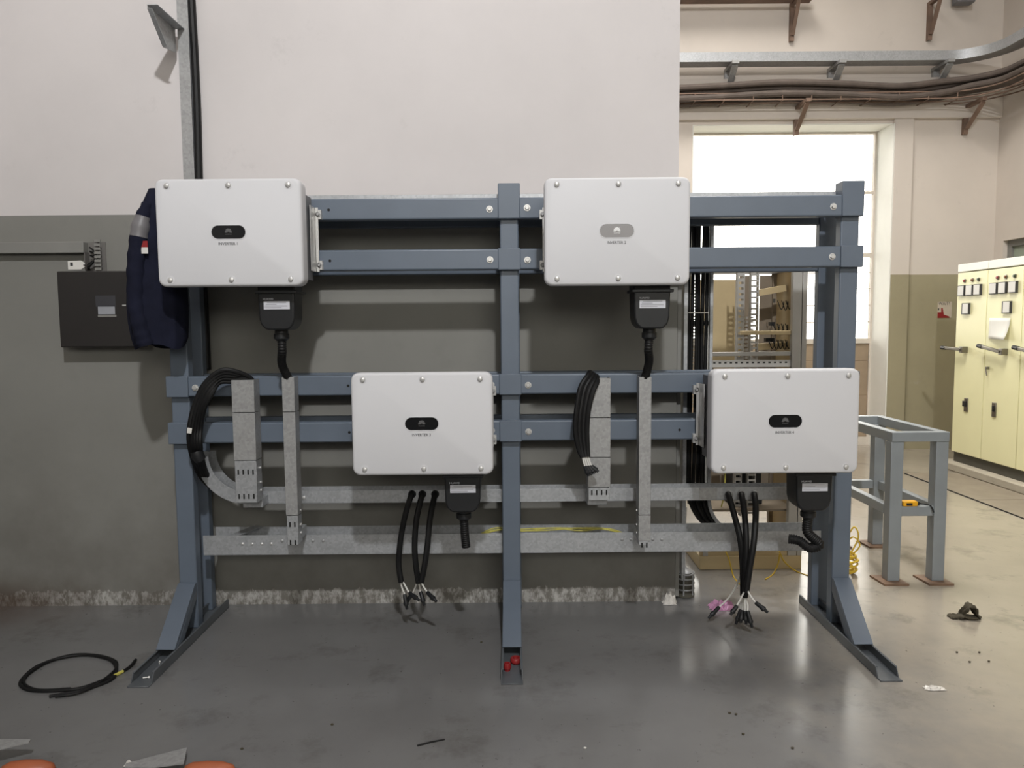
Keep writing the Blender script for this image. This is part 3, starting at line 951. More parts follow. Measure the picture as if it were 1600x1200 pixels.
# =================================================================== LEFT WALL ITEMS
# cable riser channel with its black cable and bracket
ch = thing('riser_channel', 'galvanised vertical channel on the wall above the upper left inverter', 'cable channel', (-1.648, 3.96, 0))
build('channel_face', MB().box(-1.676, -1.620, 3.945, 3.948, .05, HC), 'galv_dull', ch)
build('side_lip', MB().box(-1.676, -1.673, 3.948, YW, .05, HC).box(-1.623, -1.620, 3.948, YW, .05, HC), 'galv', ch)
pts = [(-1.600 + .004 * math.sin(k * 1.3), 3.955, 5.6 - k * .27) for k in range(17)]
cable('riser_cable', 'thick black cable running down the wall beside the vertical channel', pts, .0185, None)
m = MB()
bpoly = [(3.944, 2.885), (3.80, 2.862), (3.655, 2.985), (3.655, 3.0), (3.944, 3.0)]
m.prism(bpoly, 'x', -1.690, -1.687)
br = thing('wall_bracket', 'galvanised triangular wall bracket at the top left by the vertical channel', 'bracket', (-1.688, YW, 2.93))
build('web', m, 'galv_dull', br)
build('flange', MB().box(-1.690, -1.640, 3.652, 3.944, 3.0, 3.003), 'galv', br)
build('lower_flange', MB().loft([[(-1.687, 3.655, 2.985), (-1.668, 3.655, 2.985), (-1.668, 3.658, 2.988), (-1.687, 3.658, 2.988)], [(-1.687, 3.80, 2.862), (-1.668, 3.80, 2.862), (-1.668, 3.803, 2.865), (-1.687, 3.803, 2.865)]]), 'galv', br)

q0, q1 = PY(0, 378, 3.94), PY(131, 395, 3.94)
wt = build('wall_trunking', MB().box(XW, q1.x, 3.937, YW, q1.z, q0.z - .002), 'duct', bev=.003)
tag(wt, 'long grey plastic trunking running along the wall at the left', 'trunking')
q0, q1 = PY(131, 377, 3.94), PY(160, 424, 3.94)
sd = thing('slotted_duct', 'short upright slotted wiring duct above the black enclosure', 'wiring duct', ((q0.x + q1.x) / 2, 3.96, q1.z))
build('back', MB().box(q0.x, q1.x, YW - .004, YW, q1.z, q0.z), 'duct_dark', sd)
build('side', MB().box(q0.x, q0.x + .003, 3.935, YW - .004, q1.z, q1.z + .10), 'duct_dark', sd)
for k in range(8):
    z = q1.z + .006 + k * .0205
    build('tooth', MB().box(q1.x - .034, q1.x - .031, 3.930, YW - .004, z, z + .011), 'duct_dark', sd)
    build('finger', MB().box(q1.x - .031, q1.x, 3.930, 3.934, z, z + .013), 'duct', sd)
for k in range(3):
    cable('duct_wire', ['thin black wire looped in the slotted duct, upper one', 'thin black wire looped in the slotted duct, middle one', 'thin dark wire low in the slotted duct'][k],
          [(q0.x + .02, 3.955, q0.z - .03 - k * .02), (q0.x + .045 + k * .008, 3.945, q0.z - .05 - k * .015), (q0.x + .05 + k * .004, 3.945, q0.z - .09), (q0.x + .015, 3.94, q1.z + .035 - k * .01), (q0.x + .012, 3.96, q1.z + .012)], .004, 'wires in the slotted duct')
q0, q1 = PY(106, 407, 3.92), PY(133, 421, 3.92)
tg = thing('luggage_tag', 'white plastic tag hanging above the black enclosure', 'tag', (q0.x, 3.92, q1.z))
w_, h_ = q1.x - q0.x, q0.z - q1.z
build('card', MB().prism([(q0.x, q1.z), (q1.x - .02, q1.z), (q1.x, q1.z + h_ * .3), (q1.x, q1.z + h_ * .7), (q1.x - .02, q0.z), (q0.x, q0.z - .004)], 'y', 3.918, 3.921), 'white_plastic', tg)
build('tag_print', MB().box(q0.x + .012, q0.x + .026, 3.9172, 3.918, q1.z + .018, q1.z + .036), 'ink', tg)
build('string', MB().tube(smooth_path([(q1.x - .006, 3.917, q1.z + h_ / 2), (q1.x + .02, 3.925, q1.z + .02), (q1.x + .04, 3.94, q1.z + .05)], 5), .003, 6), 'cable', tg)

q0, q1 = PY(88, 424, 3.885), PY(230, 542, 3.885)
bb = thing('enclosure', 'black square wall enclosure half hidden by the navy jacket', 'enclosure', ((q0.x + q1.x) / 2, 3.93, q1.z))
build('body', MB().box(q0.x + .01, q1.x - .01, 3.899, YW, q1.z + .008, q0.z - .006), 'black_box', bb, bev=.003)
build('lid', MB().box(q0.x, q1.x, 3.885, 3.899, q1.z, q0.z), 'black_box', bb, bev=.006)
def decal(name, x0, y0, x1, y1, Y, m, parent, t=.001):
    a, b = PY(x0, y0, Y), PY(x1, y1, Y)
    return build(name, MB().box(a.x, b.x, Y - t, Y, b.z, a.z), m, parent)
decal('plate', 149, 462, 181, 479, 3.885, mat('plate_dark', (62, 62, 66), .4), bb)
decal('label', 153, 479, 180, 491, 3.885, mat('label_dim', (150, 152, 158), .6), bb)
decal('strip', 153, 492, 182, 495, 3.885, 'duct', bb)
decal('keyhole', 191, 476, 197, 478, 3.885, 'zinc', bb)

# navy work jacket hung over the left post
jk = thing('work_jacket', 'dark navy work jacket hanging on the left post behind the upper left inverter', 'jacket', (-1.65, 3.53, 1.38))
rings = []
lv = [(2.13, -1.655, -1.56, .05), (2.08, -1.675, -1.545, .07), (2.0, -1.70, -1.535, .085), (1.90, -1.735, -1.530, .09), (1.80, -1.755, -1.525, .09), (1.70, -1.768, -1.520, .095),
      (1.60, -1.775, -1.520, .095), (1.52, -1.772, -1.520, .09), (1.45, -1.760, -1.522, .085), (1.41, -1.745, -1.535, .08)]
N = 56
for i, (z, xl, xr, hd) in enumerate(lv):
    ring = []
    for k in range(N):
        a = 2 * math.pi * k / N
        amp = .10 * min(1, i / 4)
        f_ = 1 + amp * math.sin(6 * a + .5 * math.sin(i * .6)) + amp * .6 * math.sin(11 * a + i * .25)
        ca, sa = math.cos(a), math.sin(a)
        sq = lambda v: math.copysign(abs(v) ** .7, v)
        ring.append(((xl + xr) / 2 + (xr - xl) / 2 * sq(ca) * (1 + .02 * math.sin(5 * a + i)), 3.535 + hd * sq(sa) * f_, z + .012 * math.sin(3 * a) * (i == len(lv) - 1)))
    rings.append(ring)
build('body', MB().loft(rings, cap1=False), 'navy', jk, smooth=70)
spine = [D(231, 318, 3.47), D(222, 345, 3.45), D(215, 385, 3.44), D(212, 430, 3.44), D(214, 480, 3.445), D(222, 520, 3.45), D(228, 540, 3.455)]
pts = smooth_path(spine, 6)
rr = [.022 + .016 * min(1, k / 8) + .0025 * math.sin(k * 1.9) for k in range(len(pts))]
sl = build('sleeve', MB().tube(pts, rr, 16), 'navy', jk, smooth=70)
k0, k1 = 5, 11
build('reflective_band', MB().tube(pts[k0:k1], [r_ + .002 for r_ in rr[k0:k1]], 16), 'reflect', sl, smooth=70)
q = D(229, 387, 3.437)
build('flag_patch', MB().box(q.x - .014, q.x + .014, 3.418, 3.421, q.z, q.z + .028), 'red', jk)
build('white_patch', MB().box(q.x - .015, q.x + .014, 3.418, 3.421, q.z - .028, q.z), 'white_plastic', jk)

# =================================================================== RISER LADDER AT THE WALL END
ld = thing('cable_ladder', 'galvanised vertical cable ladder at the wall end, right of the upper right inverter', 'cable ladder', (.98, 4.05, 0))
build('side_rail', MB().box(.915, .936, 4.02, 4.09, .10, 2.12), 'galv', ld, bev=.002)
build('side_rail', MB().box(1.052, 1.070, 4.02, 4.09, .55, 2.12), 'galv', ld, bev=.002)
build('wall_strip', MB().box(.876, .898, 4.0, 4.06, .02, 2.12), 'duct', ld, bev=.002)
arc = [(1.052 + .20 * (1 - math.cos(R(a))), .55 - .20 * math.sin(R(a))) for a in range(0, 91, 10)]
rings = [[(x, 4.02, z), (x + .018 * math.cos(R(i * 10)), 4.02, z + .018 * math.sin(R(i * 10))), (x + .018 * math.cos(R(i * 10)), 4.09, z + .018 * math.sin(R(i * 10))), (x, 4.09, z)] for i, (x, z) in enumerate(arc)]
build('curved_rail', MB().loft(rings), 'galv', ld)
for z in (2.08, 1.80, 1.50, 1.20, .90, .62):
    build('rung', MB().box(.936, 1.052, 4.065, 4.085, z - .012, z + .012), 'galv_dull', ld)
for z in (1.555, 2.045):
    build('cable_tie', MB().box(.936, 1.045, 4.012, 4.016, z - .003, z + .003), 'white_plastic', ld)
order = ['farthest left', 'second from the left', 'third from the left', 'fourth from the left', 'fifth from the left', 'farthest right']
for k in range(6):
    x = .945 + k * .0185
    w = lambda z: .004 * math.sin(z * 3.1 + k * 1.7)
    pts = [(x + w(z), 4.035 + .012 * (k % 2), z) for z in (2.115, 2.0, 1.75, 1.5, 1.25, 1.0, .8, .62)]
    pts += [(x + .02, 4.03 + .012 * (k % 2), .52 - .004 * k), (x + .07, 4.03 + .012 * (k % 2), .435 - .004 * k), (x + .13, 4.03 + .012 * (k % 2), .40 - .004 * k)]
    cable('ladder_cable', 'thick black cable on the vertical ladder at the wall end, ' + order[k], pts, .0098, 'black cables on the vertical ladder')

# =================================================================== OPEN RACK BEHIND THE WALL END
RX0, RX1, RY0, RY1, RZ1 = 1.135, 1.755, 4.50, 5.05, 1.86
rk = thing('open_cabinet', 'open beige electrical cabinet without doors standing behind the wall end and inverter 4', 'cabinet', ((RX0 + RX1) / 2, 4.77, 0))
build('plinth', MB().box(RX0, RX1, RY0, RY1, 0, .085), 'beige', rk, bev=.004)
build('base_panel', MB().box(RX0, RX1, RY0 + .01, RY0 + .02, .085, .26), 'beige', rk, bev=.002)
build('upright', MB().box(RX0 + .02, RX0 + .05, RY0, RY0 + .04, .085, RZ1), 'rack', rk, bev=.002)
for x0, x1, y0, nm in ((RX1 - .085, RX1 - .032, RY0, 'upright'), (RX1 - .028, RX1, RY0, 'upright'), (RX0, RX0 + .03, RY1 - .04, 'rear_upright'), (RX1 - .03, RX1, RY1 - .04, 'rear_upright')):
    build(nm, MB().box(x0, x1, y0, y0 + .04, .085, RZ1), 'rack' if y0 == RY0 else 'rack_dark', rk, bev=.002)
build('top_frame', MB().box(RX0, RX0 + .04, RY0 + .04, RY1 - .04, RZ1 - .04, RZ1).box(RX1 - .04, RX1, RY0 + .04, RY1 - .04, RZ1 - .04, RZ1).box(RX0 + .03, RX1 - .03, RY1 - .04, RY1, RZ1 - .04, RZ1), 'rack', rk)
build('side_panel', MB().box(RX1 - .004, RX1, RY0 + .04, RY1 - .04, .09, RZ1 - .04), 'beige', rk)
build('mounting_plate', MB().box(RX0 + .085, 1.50, RY1 - .09, RY1 - .08, .80, RZ1 - .08), 'beige', rk)
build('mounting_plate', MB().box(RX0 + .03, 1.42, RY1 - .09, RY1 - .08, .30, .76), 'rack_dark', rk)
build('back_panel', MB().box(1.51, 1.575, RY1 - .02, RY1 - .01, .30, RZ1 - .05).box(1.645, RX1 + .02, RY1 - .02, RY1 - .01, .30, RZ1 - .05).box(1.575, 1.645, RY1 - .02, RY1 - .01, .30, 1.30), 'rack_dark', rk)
m = MB()
for x0, x1 in ((1.375, 1.383), (1.412, 1.420)):
    m.box(x0, x1, 4.62, 4.66, .3, RZ1 - .04)
for k in range(44):
    z = .32 + k * .034
    m.box(1.383, 1.412, 4.62, 4.624, z, z + .020)
build('slotted_upright', m, 'rack', rk)
m = MB()
for x0, x1 in ((1.450, 1.456), (1.494, 1.500)):
    m.box(x0, x1, 4.60, 4.64, .3, RZ1 - .04)
for k in range(44):
    z = .32 + k * .034
    m.box(1.456, 1.494, 4.60, 4.604, z, z + .012)
build('slotted_upright', m, 'rack', rk)
m = MB()
for k in range(40):
    z = .95 + k * .021
    m.box(RX0 + .030, RX0 + .085, RY1 - .095, RY1 - .09, z, z + .011)
build('slot_row', m, 'rack', rk)
for i, y in enumerate((553, 520)):
    q = PY(1180, y, 4.52)
    build('cross_rail', MB().box((RX0 + .05) if i == 0 else 1.37, RX1 - .085, 4.52, 4.55, q.z - .012, q.z + .012), 'rack' if i == 0 else 'beige', rk, bev=.002)
q = PY(1180, 566, 4.52)
build('cross_rail', MB().box(RX0 + .05, RX1 - .085, 4.515, 4.545, q.z - .030, q.z + .012), 'rack', rk, bev=.002)
for k in range(14):
    x = RX0 + .07 + k * .033
    build('hole', MB().box(x, x + .014, 4.5135, 4.515, q.z - .006, q.z + .002), 'dark', rk)
# wiring ducts and terminal strips in the right half
for (xa, ya, xb, yb, mm) in ((1184, 458, 1226, 450, 'beige'), (1183, 542, 1228, 540, 'beige')):
    a, b = PY(xa, ya, 4.82), PY(xb, yb, 4.82)
    build('wiring_duct', MB().bar(a, b, .05, .040), mm, rk)
for y, x0 in ((470, 1210), (506, 1203), (531, 1196)):
    a = PY(x0, y, 4.80)
    ts = build('terminal_strip', MB().box(a.x, RX1 - .09, 4.79, 4.83, a.z - .012, a.z + .012), 'black_plastic', rk)
    mw = MB()
    for k in range(5):
        xk = a.x + .015 + k * .026
        mw.tube(smooth_path([(xk, 4.785, a.z), (xk + .004, 4.765, a.z - .03), (xk + .018, 4.765, a.z - .055 - .006 * (k % 2)), (xk + .034, 4.775, a.z - .03), (xk + .04, 4.79, a.z - .005)], 5), .003, 6)
    build('jumper_wires', mw, 'cable', ts)
m = MB()
for k in range(22):
    z = .98 + k * .026
    m.box(1.515, 1.565, 4.90, 4.93, z, z + .014)
build('comb_duct', m, 'rack', rk)
# loose bits in the lower half: a transformer, an orange crate end, white block, wires
build('transformer', MB().box(1.375, 1.555, 4.66, 4.86, .40, .58).box(1.36, 1.57, 4.68, 4.84, .36, .40), 'black_plastic', rk, bev=.006)
build('duct_cover', MB().box(1.28, 1.34, 4.56, 4.60, .60, .80), 'white_plastic', rk, bev=.004)
build('amber_sheet', MB().box(RX0 + .06, 1.275, 4.84, 4.85, .60, .78), mat('amber_sheet', (186, 142, 74), .5), rk)
build('red_block', MB().box(1.20, 1.25, 4.70, 4.74, .50, .54), 'copper', rk, bev=.004)
build('white_block', MB().box(1.215, 1.29, 4.72, 4.76, .565, .600), 'white_plastic', rk, bev=.003)
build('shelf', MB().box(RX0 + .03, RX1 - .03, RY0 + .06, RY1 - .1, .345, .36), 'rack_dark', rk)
rings_ = MB()
for k in range(5):
    c0 = Vector((1.47 + .02 * k, 4.60 + .012 * k, .69))
    rings_.tube([c0 + Vector((.075 * math.cos(2 * math.pi * j / 20), .0, .062 * math.sin(2 * math.pi * j / 20))) for j in range(20)], .008, 8, closed=True)
build('coiled_leads', rings_, 'cable', rk)
for k, pp in enumerate(([(1.19, 4.56, 1.30), (1.20, 4.55, 1.20), (1.24, 4.55, 1.15), (1.30, 4.56, 1.14)], [(1.19, 4.57, 1.33), (1.21, 4.55, 1.24), (1.23, 4.56, 1.16), (1.36, 4.57, 1.13)],
                        [(1.185, 4.55, 1.12), (1.23, 4.53, 1.07), (1.29, 4.53, 1.03), (1.36, 4.55, 1.02)], [(1.30, 4.57, .76), (1.305, 4.58, .6), (1.30, 4.58, .45), (1.29, 4.6, .365)])):
    build('loose_wire', MB().tube(smooth_path(pp, 6), .004, 6), ('cable', 'brown_cable', 'rust', 'yg_wire')[k], rk)

# caged lamp hanging by its cord at the wall end, resting on the floor
cx_, cy_ = .944, 4.01 + .06
cg = thing('caged_lamp', 'small grey wire-caged hand lamp standing on the floor at the wall end', 'hand lamp', (cx_, cy_, 0))
build('core', MB().lathe((cx_, cy_, 0), [(.040, .012), (.040, .125), (.030, .140), (.006, .150)], 18), 'plinth', cg)
build('base_ring', MB().lathe((cx_, cy_, 0), [(.050, 0), (.054, .004), (.054, .020), (.046, .024)], 20), 'plinth', cg)
for z in (.045, .075, .105, .130):
    build('cage_ring', MB().tube([(cx_ + .052 * math.cos(2 * math.pi * j / 20), cy_ + .052 * math.sin(2 * math.pi * j / 20), z) for j in range(20)], .0042, 6, closed=True), 'galv', cg)
for j in range(6):
    a = 2 * math.pi * (j + .2) / 6
    build('cage_bar', MB().cyl((cx_ + .053 * math.cos(a), cy_ + .053 * math.sin(a), .015), (cx_ + .053 * math.cos(a), cy_ + .053 * math.sin(a), .135), .004, n=6), 'galv', cg)
build('cap', MB().lathe((cx_, cy_, .136), [(.046, 0), (.034, .010), (.012, .022), (.006, .032)], 16), 'galv', cg)
build('cord', MB().tube(smooth_path([(cx_, cy_, .165), (cx_ + .002, cy_, .24), (cx_, cy_, .34), (cx_ + .001, 4.0 + .05, .5)], 5), .0042, 6), 'white_plastic', cg)

# yellow cord coil and stray yellow wires on the floor
yc = thing('yellow_coil', 'coil of thin yellow cord on the floor behind the right post', 'cord coil', (1.93, 4.46, 0))
m = MB()
for k in range(11):
    a0 = random.uniform(0, 6.28)
    rr_ = .10 + .03 * random.random()
    zc = .012 + k * .0105
    ox, oy = random.uniform(-.02, .02), random.uniform(-.02, .02)
    tl = random.uniform(-.018, .018)
    m.tube([(1.93 + ox + rr_ * math.cos(a0 + j * 2 * math.pi / 26), 4.46 + oy + rr_ * math.sin(a0 + j * 2 * math.pi / 26), max(.006, zc + tl * math.sin(j * 2 * math.pi / 26))) for j in range(26)], .0055, 6, closed=True)
build('turns', m, 'yellow_wire', yc)
for k in range(2):
    pp = [(2.00, 4.42, .09), (2.06 - .01 * k, 4.40, .17 + .05 * k), (2.03, 4.42, .22 + .06 * k), (1.99, 4.46, .16)]
    build('stray_turn', MB().tube(smooth_path(pp, 7), .0045, 6), 'yellow_wire', yc)
for i, pp in enumerate(([PY(1134, 862, 4.40), PY(1139, 874, 4.39), PZ(1146, 900, .005), PZ(1155, 912, .005)],
                        [PY(1218, 866, 4.40), PY(1216, 880, 4.40), PZ(1208, 897, .005), PZ(1196, 905, .005)],
                        [PY(1218, 862, 4.38), PY(1226, 878, 4.40), PZ(1245, 893, .006), PZ(1270, 900, .006), (1.83, 4.45, .015)])):
    cable('yellow_wire', ['thin yellow wire hanging before the cabinet base, leftmost one', 'short yellow wire end curling left before the cabinet base', 'thin yellow wire trailing from the cabinet base to the yellow coil'][i],
          pp, .0042, 'yellow wires by the open cabinet', m='yellow_wire', cat='wire')

# =================================================================== STEEL TABLE AND METER
TX0, TX1, TY0, TY1, TH = 2.150, 2.475, 4.235, 5.03, .875
tb = thing('steel_stand', 'grey painted steel frame stand without a top, on four plated legs', 'stand', ((TX0 + TX1) / 2, (TY0 + TY1) / 2, 0))
tw = .07
build('top_rail', MB().box(TX0, TX1, TY0, TY0 + .05, TH - .055, TH), 'table', tb, bev=.003)
build('top_rail', MB().box(TX0, TX1, TY1 - .05, TY1, TH - .055, TH), 'table', tb, bev=.003)
build('top_rail', MB().box(TX0, TX0 + .05, TY0 + .05, TY1 - .05, TH - .055, TH), 'table', tb, bev=.003)
build('top_rail', MB().box(TX1 - .05, TX1, TY0 + .05, TY1 - .05, TH - .055, TH), 'table', tb, bev=.003)
for lx in (TX0, TX1 - tw):
    for ly in (TY0 + .005, TY1 - tw):
        build('leg', MB().box(lx, lx + tw, ly, ly + tw, .012, TH - .055), 'table', tb, bev=.003)
        build('foot_plate', MB().prism([(lx - .04, ly - .05), (lx + .10, ly - .05), (lx + .09, ly + .11), (lx - .05, ly + .11)], 'z', 0, .012), 'rust', tb)
SZ = .445
for b in ((TX0 + tw, TX1 - tw, TY0 + .01, TY0 + .055), (TX0 + tw, TX1 - tw, TY1 - .06, TY1 - .015), (TX0, TX0 + .045, TY0 + tw + .005, TY1 - tw), (TX1 - .045, TX1, TY0 + tw + .005, TY1 - tw)):
    build('lower_rail', MB().box(b[0], b[1], b[2], b[3], SZ - .055, SZ), 'table', tb, bev=.003)
a = PY(1409, 796, 4.26)
ym = thing('yellow_tool', 'yellow hand tool with a black lead lying on the lower rail of the steel stand', 'tool', (a.x + .04, 4.268, SZ))
build('body', MB().box(a.x, a.x + .085, 4.245, 4.29, SZ, SZ + .030), 'yellow', ym, bev=.006)
build('grip', MB().box(a.x + .018, a.x + .052, 4.2435, 4.2455, SZ + .006, SZ + .020), 'black_plastic', ym)
build('jaw', MB().box(a.x + .085, a.x + .10, 4.255, 4.28, SZ + .004, SZ + .024), 'black_plastic', ym, bev=.003)
build('lead', MB().tube(smooth_path([(a.x + .095, 4.268, SZ + .014), (a.x + .125, 4.262, SZ + .010), (a.x + .155, 4.24, SZ + .004), (a.x + .165, 4.225, SZ - .03)], 6), .004, 6), 'cable', ym)

# =================================================================== CREAM SWITCHBOARD
XF = 4.471
def cabinet(y1, y0, label, kind):
    w = y1 - y0
    root = thing('switch_cabinet', label, 'cabinet', (XF + .37, (y0 + y1) / 2, .08), 'cream switchboard cabinets along the right wall')
    g = .004
    build('body', MB().box(XF + .02, XF + .75, y0 + g, y1 - g, .18, 1.975), 'cream', root)
    build('plinth', MB().box(XF + .03, XF + .74, y0, y1, .08, .18), 'plinth', root)
    build('header', MB().box(XF, XF + .76, y0, y1, 1.985, 2.062), 'cream_white', root, bev=.004)
    dr = build('door', MB().box(XF, XF + .02, y0 + g, y1 - g, .185, 1.975), 'cream', root, bev=.004)
    # fractions run from the far edge toward the camera
    def yy(f_): return y1 - w * f_
    lamps = ((.26, 'red_led'), (.52, 'amber_led'), (.72, 'green_led')) if kind == 1 else ((.30, 'red_led'), (.53, 'amber_led'), (.77, 'green_led'))
    for f_, mm in lamps:
        lp = build('indicator_lamp', MB().lathe((XF, yy(f_), 1.895), [(.020, 0), (.020, -.006), (.014, -.008)], 14, 'x'), 'chrome', dr)
        build('lens', MB().lathe((XF - .008, yy(f_), 1.895), [(.013, 0), (.013, -.008), (.008, -.012)], 12, 'x'), mm, lp)
    mets = (.20, .47, .73) if kind == 1 else (.22, .48, .76)
    for f_ in mets:
        mt_ = build('meter', MB().box(XF - .022, XF, yy(f_) - .052, yy(f_) + .052, 1.745, 1.850), 'ink', dr)
        build('meter_face', MB().box(XF - .026, XF - .022, yy(f_) - .046, yy(f_) + .046, 1.752, 1.844), 'white_plastic', mt_, bev=.002)
    f_ = .37 if kind == 1 else .62
    mt_ = build('meter', MB().box(XF - .022, XF, yy(f_) - .052, yy(f_) + .058, 1.565, 1.675), 'ink', dr)
    build('meter_face', MB().box(XF - .026, XF - .022, yy(f_) - .050, yy(f_) + .038, 1.572, 1.668), 'white_plastic', mt_, bev=.002)
    # lever handle
    f_ = .40 if kind == 1 else .62
    hz = 1.21
    hd_ = build('handle', MB().obox((XF - .03, yy(f_), hz + .01), (.06, .05, .06), Matrix.Identity(3)).bar((XF - .055, yy(f_), hz + .01), (XF - .06, yy(f_) + .27, hz + .02 if kind == 1 else hz + .05), .03, .03), 'chrome', dr, bev=.005)
    build('grip', MB().cyl((XF - .06, yy(f_) + .25, hz + .018 if kind == 1 else hz + .047), (XF - .06, yy(f_) + .32, hz + .02 if kind == 1 else hz + .056), .020, n=10), 'black_plastic', hd_)
    f_ = .48 if kind == 1 else .36
    lk = build('lock', MB().box(XF - .012, XF, yy(f_) - .028, yy(f_) + .028, .61, .745), 'chrome', dr, bev=.004)
    build('latch', MB().box(XF - .022, XF - .012, yy(f_) - .012, yy(f_) + (.04 if kind == 1 else .012), .66, .715), 'black_plastic', lk, bev=.003)
    return root
cabinet(7.62, 7.137, 'cream switch cabinet at the far end of the row, nearest the warning notice', 1)
cabinet(7.137, 6.635, 'cream switch cabinet with a white paper sheet on its door, next to the end one', 2)
cabinet(6.635, 6.13, 'cream switch cabinet cut by the right edge of the photo, nearest the camera', 2)
q = PX(1545, 575, XF)
tag(build('door_key', MB().box(q.x - .03, q.x, q.y - .012, q.y + .012, q.z - .012, q.z + .012).bar((q.x - .03, q.y, q.z), (q.x - .035, q.y - .03, q.z - .07), .012, .004), 'chrome', bev=.002),
    'small metal key and tag hanging between the two cream cabinets', 'key')
pp_ = [PX(1545, 497, XF - .01), PX(1578, 497, XF - .01), PX(1569, 531, XF - .05), PX(1543, 529, XF - .015)]
m = MB()
n_ = 6
g_ = []
for i in range(n_ + 1):
    for j in range(n_ + 1):
        u_, v_ = j / n_, i / n_
        p_ = pp_[0].lerp(pp_[1], u_).lerp(pp_[3].lerp(pp_[2], u_), v_)
        p_.x = XF - .006 - .05 * u_ * v_ * v_
        g_.append(p_)
m.add(g_, [(i * (n_ + 1) + j, i * (n_ + 1) + j + 1, (i + 1) * (n_ + 1) + j + 1, (i + 1) * (n_ + 1) + j) for i in range(n_) for j in range(n_)])
po = build('paper_sheet', m, 'paper')
sl_ = po.modifiers.new('thick', 'SOLIDIFY'); sl_.thickness = .001
tag(po, 'white paper sheet curling off the door of the second cream cabinet', 'paper')

# warning notice on the far wall
a, b = PY(1465.5, 471.5, YFAR - .004), PY(1486.5, 496.5, YFAR - .004)
ws = thing('warning_notice', 'small white and red warning notice on the olive wall beside the cream cabinets', 'notice', ((a.x + b.x) / 2, YFAR, b.z))
build('sheet', MB().box(a.x, b.x, YFAR - .004, YFAR, b.z, a.z), mat('notice_paper', (196, 184, 168), .6), ws)
w_, h_ = b.x - a.x, a.z - b.z
build('heading', text_mb('WAIT!', .055, (a.x + w_ * .45, YFAR - .0045, a.z - h_ * .12), width=w_ * .78), 'ink', ws)
build('red_field', MB().prism([(a.x, b.z), (a.x + w_ * .85, b.z), (a.x + w_ * .85, b.z + h_ * .08), (a.x + w_ * .45, b.z + h_ * .2), (a.x + w_ * .35, b.z + h_ * .62), (a.x + w_ * .25, b.z + h_ * .62), (a.x + w_ * .25, b.z + h_ * .34), (a.x, b.z + h_ * .34)], 'y', YFAR - .006, YFAR - .004), 'red', ws)
build('figure_mark', MB().box(a.x + w_ * .02, a.x + w_ * .1, YFAR - .006, YFAR - .004, b.z + h_ * .46, b.z + h_ * .60), 'ink', ws)

# =================================================================== OVERHEAD TRAYS ON THE FAR WALL
YT = 8.52
zt0, zt1 = PY(1300, 95, YT).z, PY(1300, 80, YT).z
bx_ = 4.98
path = [(XE, YT), (bx_ - .2, YT)] + [(bx_ - .2 + .42 * math.sin(R(a_)), YT - .42 * (1 - math.cos(R(a_)))) for a_ in range(10, 91, 10)]
path += [(path[-1][0], 6.6), (path[-1][0], 4.2)]
def sweep(path, offs, z0, z1, t):
    rings = []
    for i, (x, y) in enumerate(path):
        x0, y0 = path[max(0, i - 1)]
        x1, y1 = path[min(len(path) - 1, i + 1)]
        d_ = Vector((x1 - x0, y1 - y0)).normalized()
        n_ = Vector((-d_.y, d_.x))
        p = Vector((x, y)) + n_ * offs
        q_ = p + n_ * t
        rings.append([(p.x, p.y, z0), (q_.x, q_.y, z0), (q_.x, q_.y, z1), (p.x, p.y, z1)])
    return MB().loft(rings)
gt = thing('overhead_tray', 'shiny galvanised cable tray high on the far wall, curving round onto the right wall', 'cable tray', (3, YT, zt0))
build('front_side', sweep(path, 0, zt0, zt1, .004), 'galv', gt)
build('rear_side', sweep(path, .18, zt0, zt1, .004), 'galv', gt)
build('tray_floor', sweep(path, .004, zt0, zt0 + .004, .176), 'galv_dull', gt)
def tri_bracket(px_, m, label, zt, depth, drop, wd=.05, grp=None, x=None, name='tray_bracket'):
    root = thing(name, label, 'bracket', (x, YFAR, zt - drop), grp)
    build('arm', MB().bar((x, YFAR - depth, zt - .02), (x, YFAR, zt - .02), wd, .035), m, root)
    build('wall_leg', MB().box(x - wd / 2, x + wd / 2, YFAR - .05, YFAR - .035, zt - drop, zt - .04).box(x - wd / 2, x - wd / 2 + .005, YFAR - .035, YFAR, zt - drop, zt - .04), m, root)
    build('stay', MB().bar((x, YFAR - depth + .03, zt - .05), (x, YFAR - .06, zt - drop + .06), wd * .9, .02), m, root)
    return root
for i, x in enumerate((1136, 1297, 1460)):
    X_ = PY(x, 110, YFAR).x
    tri_bracket(x, 'galv_dull', ['grey bracket under the shiny overhead tray, next to the wall end', 'grey bracket under the shiny overhead tray, middle one', 'grey bracket under the shiny overhead tray, next to the curve'][i],
                zt0, .34, .30, .075, 'grey brackets under the overhead tray', X_)
# lower cable run: dusty cables on a wire tray
YL = 8.50
zl0 = PY(1250, 156, YL).z
wl = thing('wire_tray', 'rusty wire mesh tray under the sagging brown cables on the far wall', 'cable tray', (3, YL, zl0))
pathl = [(XE, YL), (bx_ - .2, YL)] + [(bx_ - .2 + .44 * math.sin(R(a_)), YL - .44 * (1 - math.cos(R(a_)))) for a_ in range(10, 91, 10)]
pathl += [(pathl[-1][0], 6.6), (pathl[-1][0], 4.2)]
for off, z_ in ((0, .0), (.12, 0), (.25, 0), (0, .07), (.25, .07)):
    build('long_wire', sweep(pathl, off, zl0 + z_, zl0 + z_ + .012, .012), 'brown_steel', wl)
for k in range(13):
    x = XE + .2 + k * .32
    build('cross_wire', MB().tube([(x, YL, zl0 + .07), (x, YL, zl0 - .004), (x, YL + .25, zl0 - .004), (x, YL + .25, zl0 + .07)], .006, 6), 'brown_steel', wl)
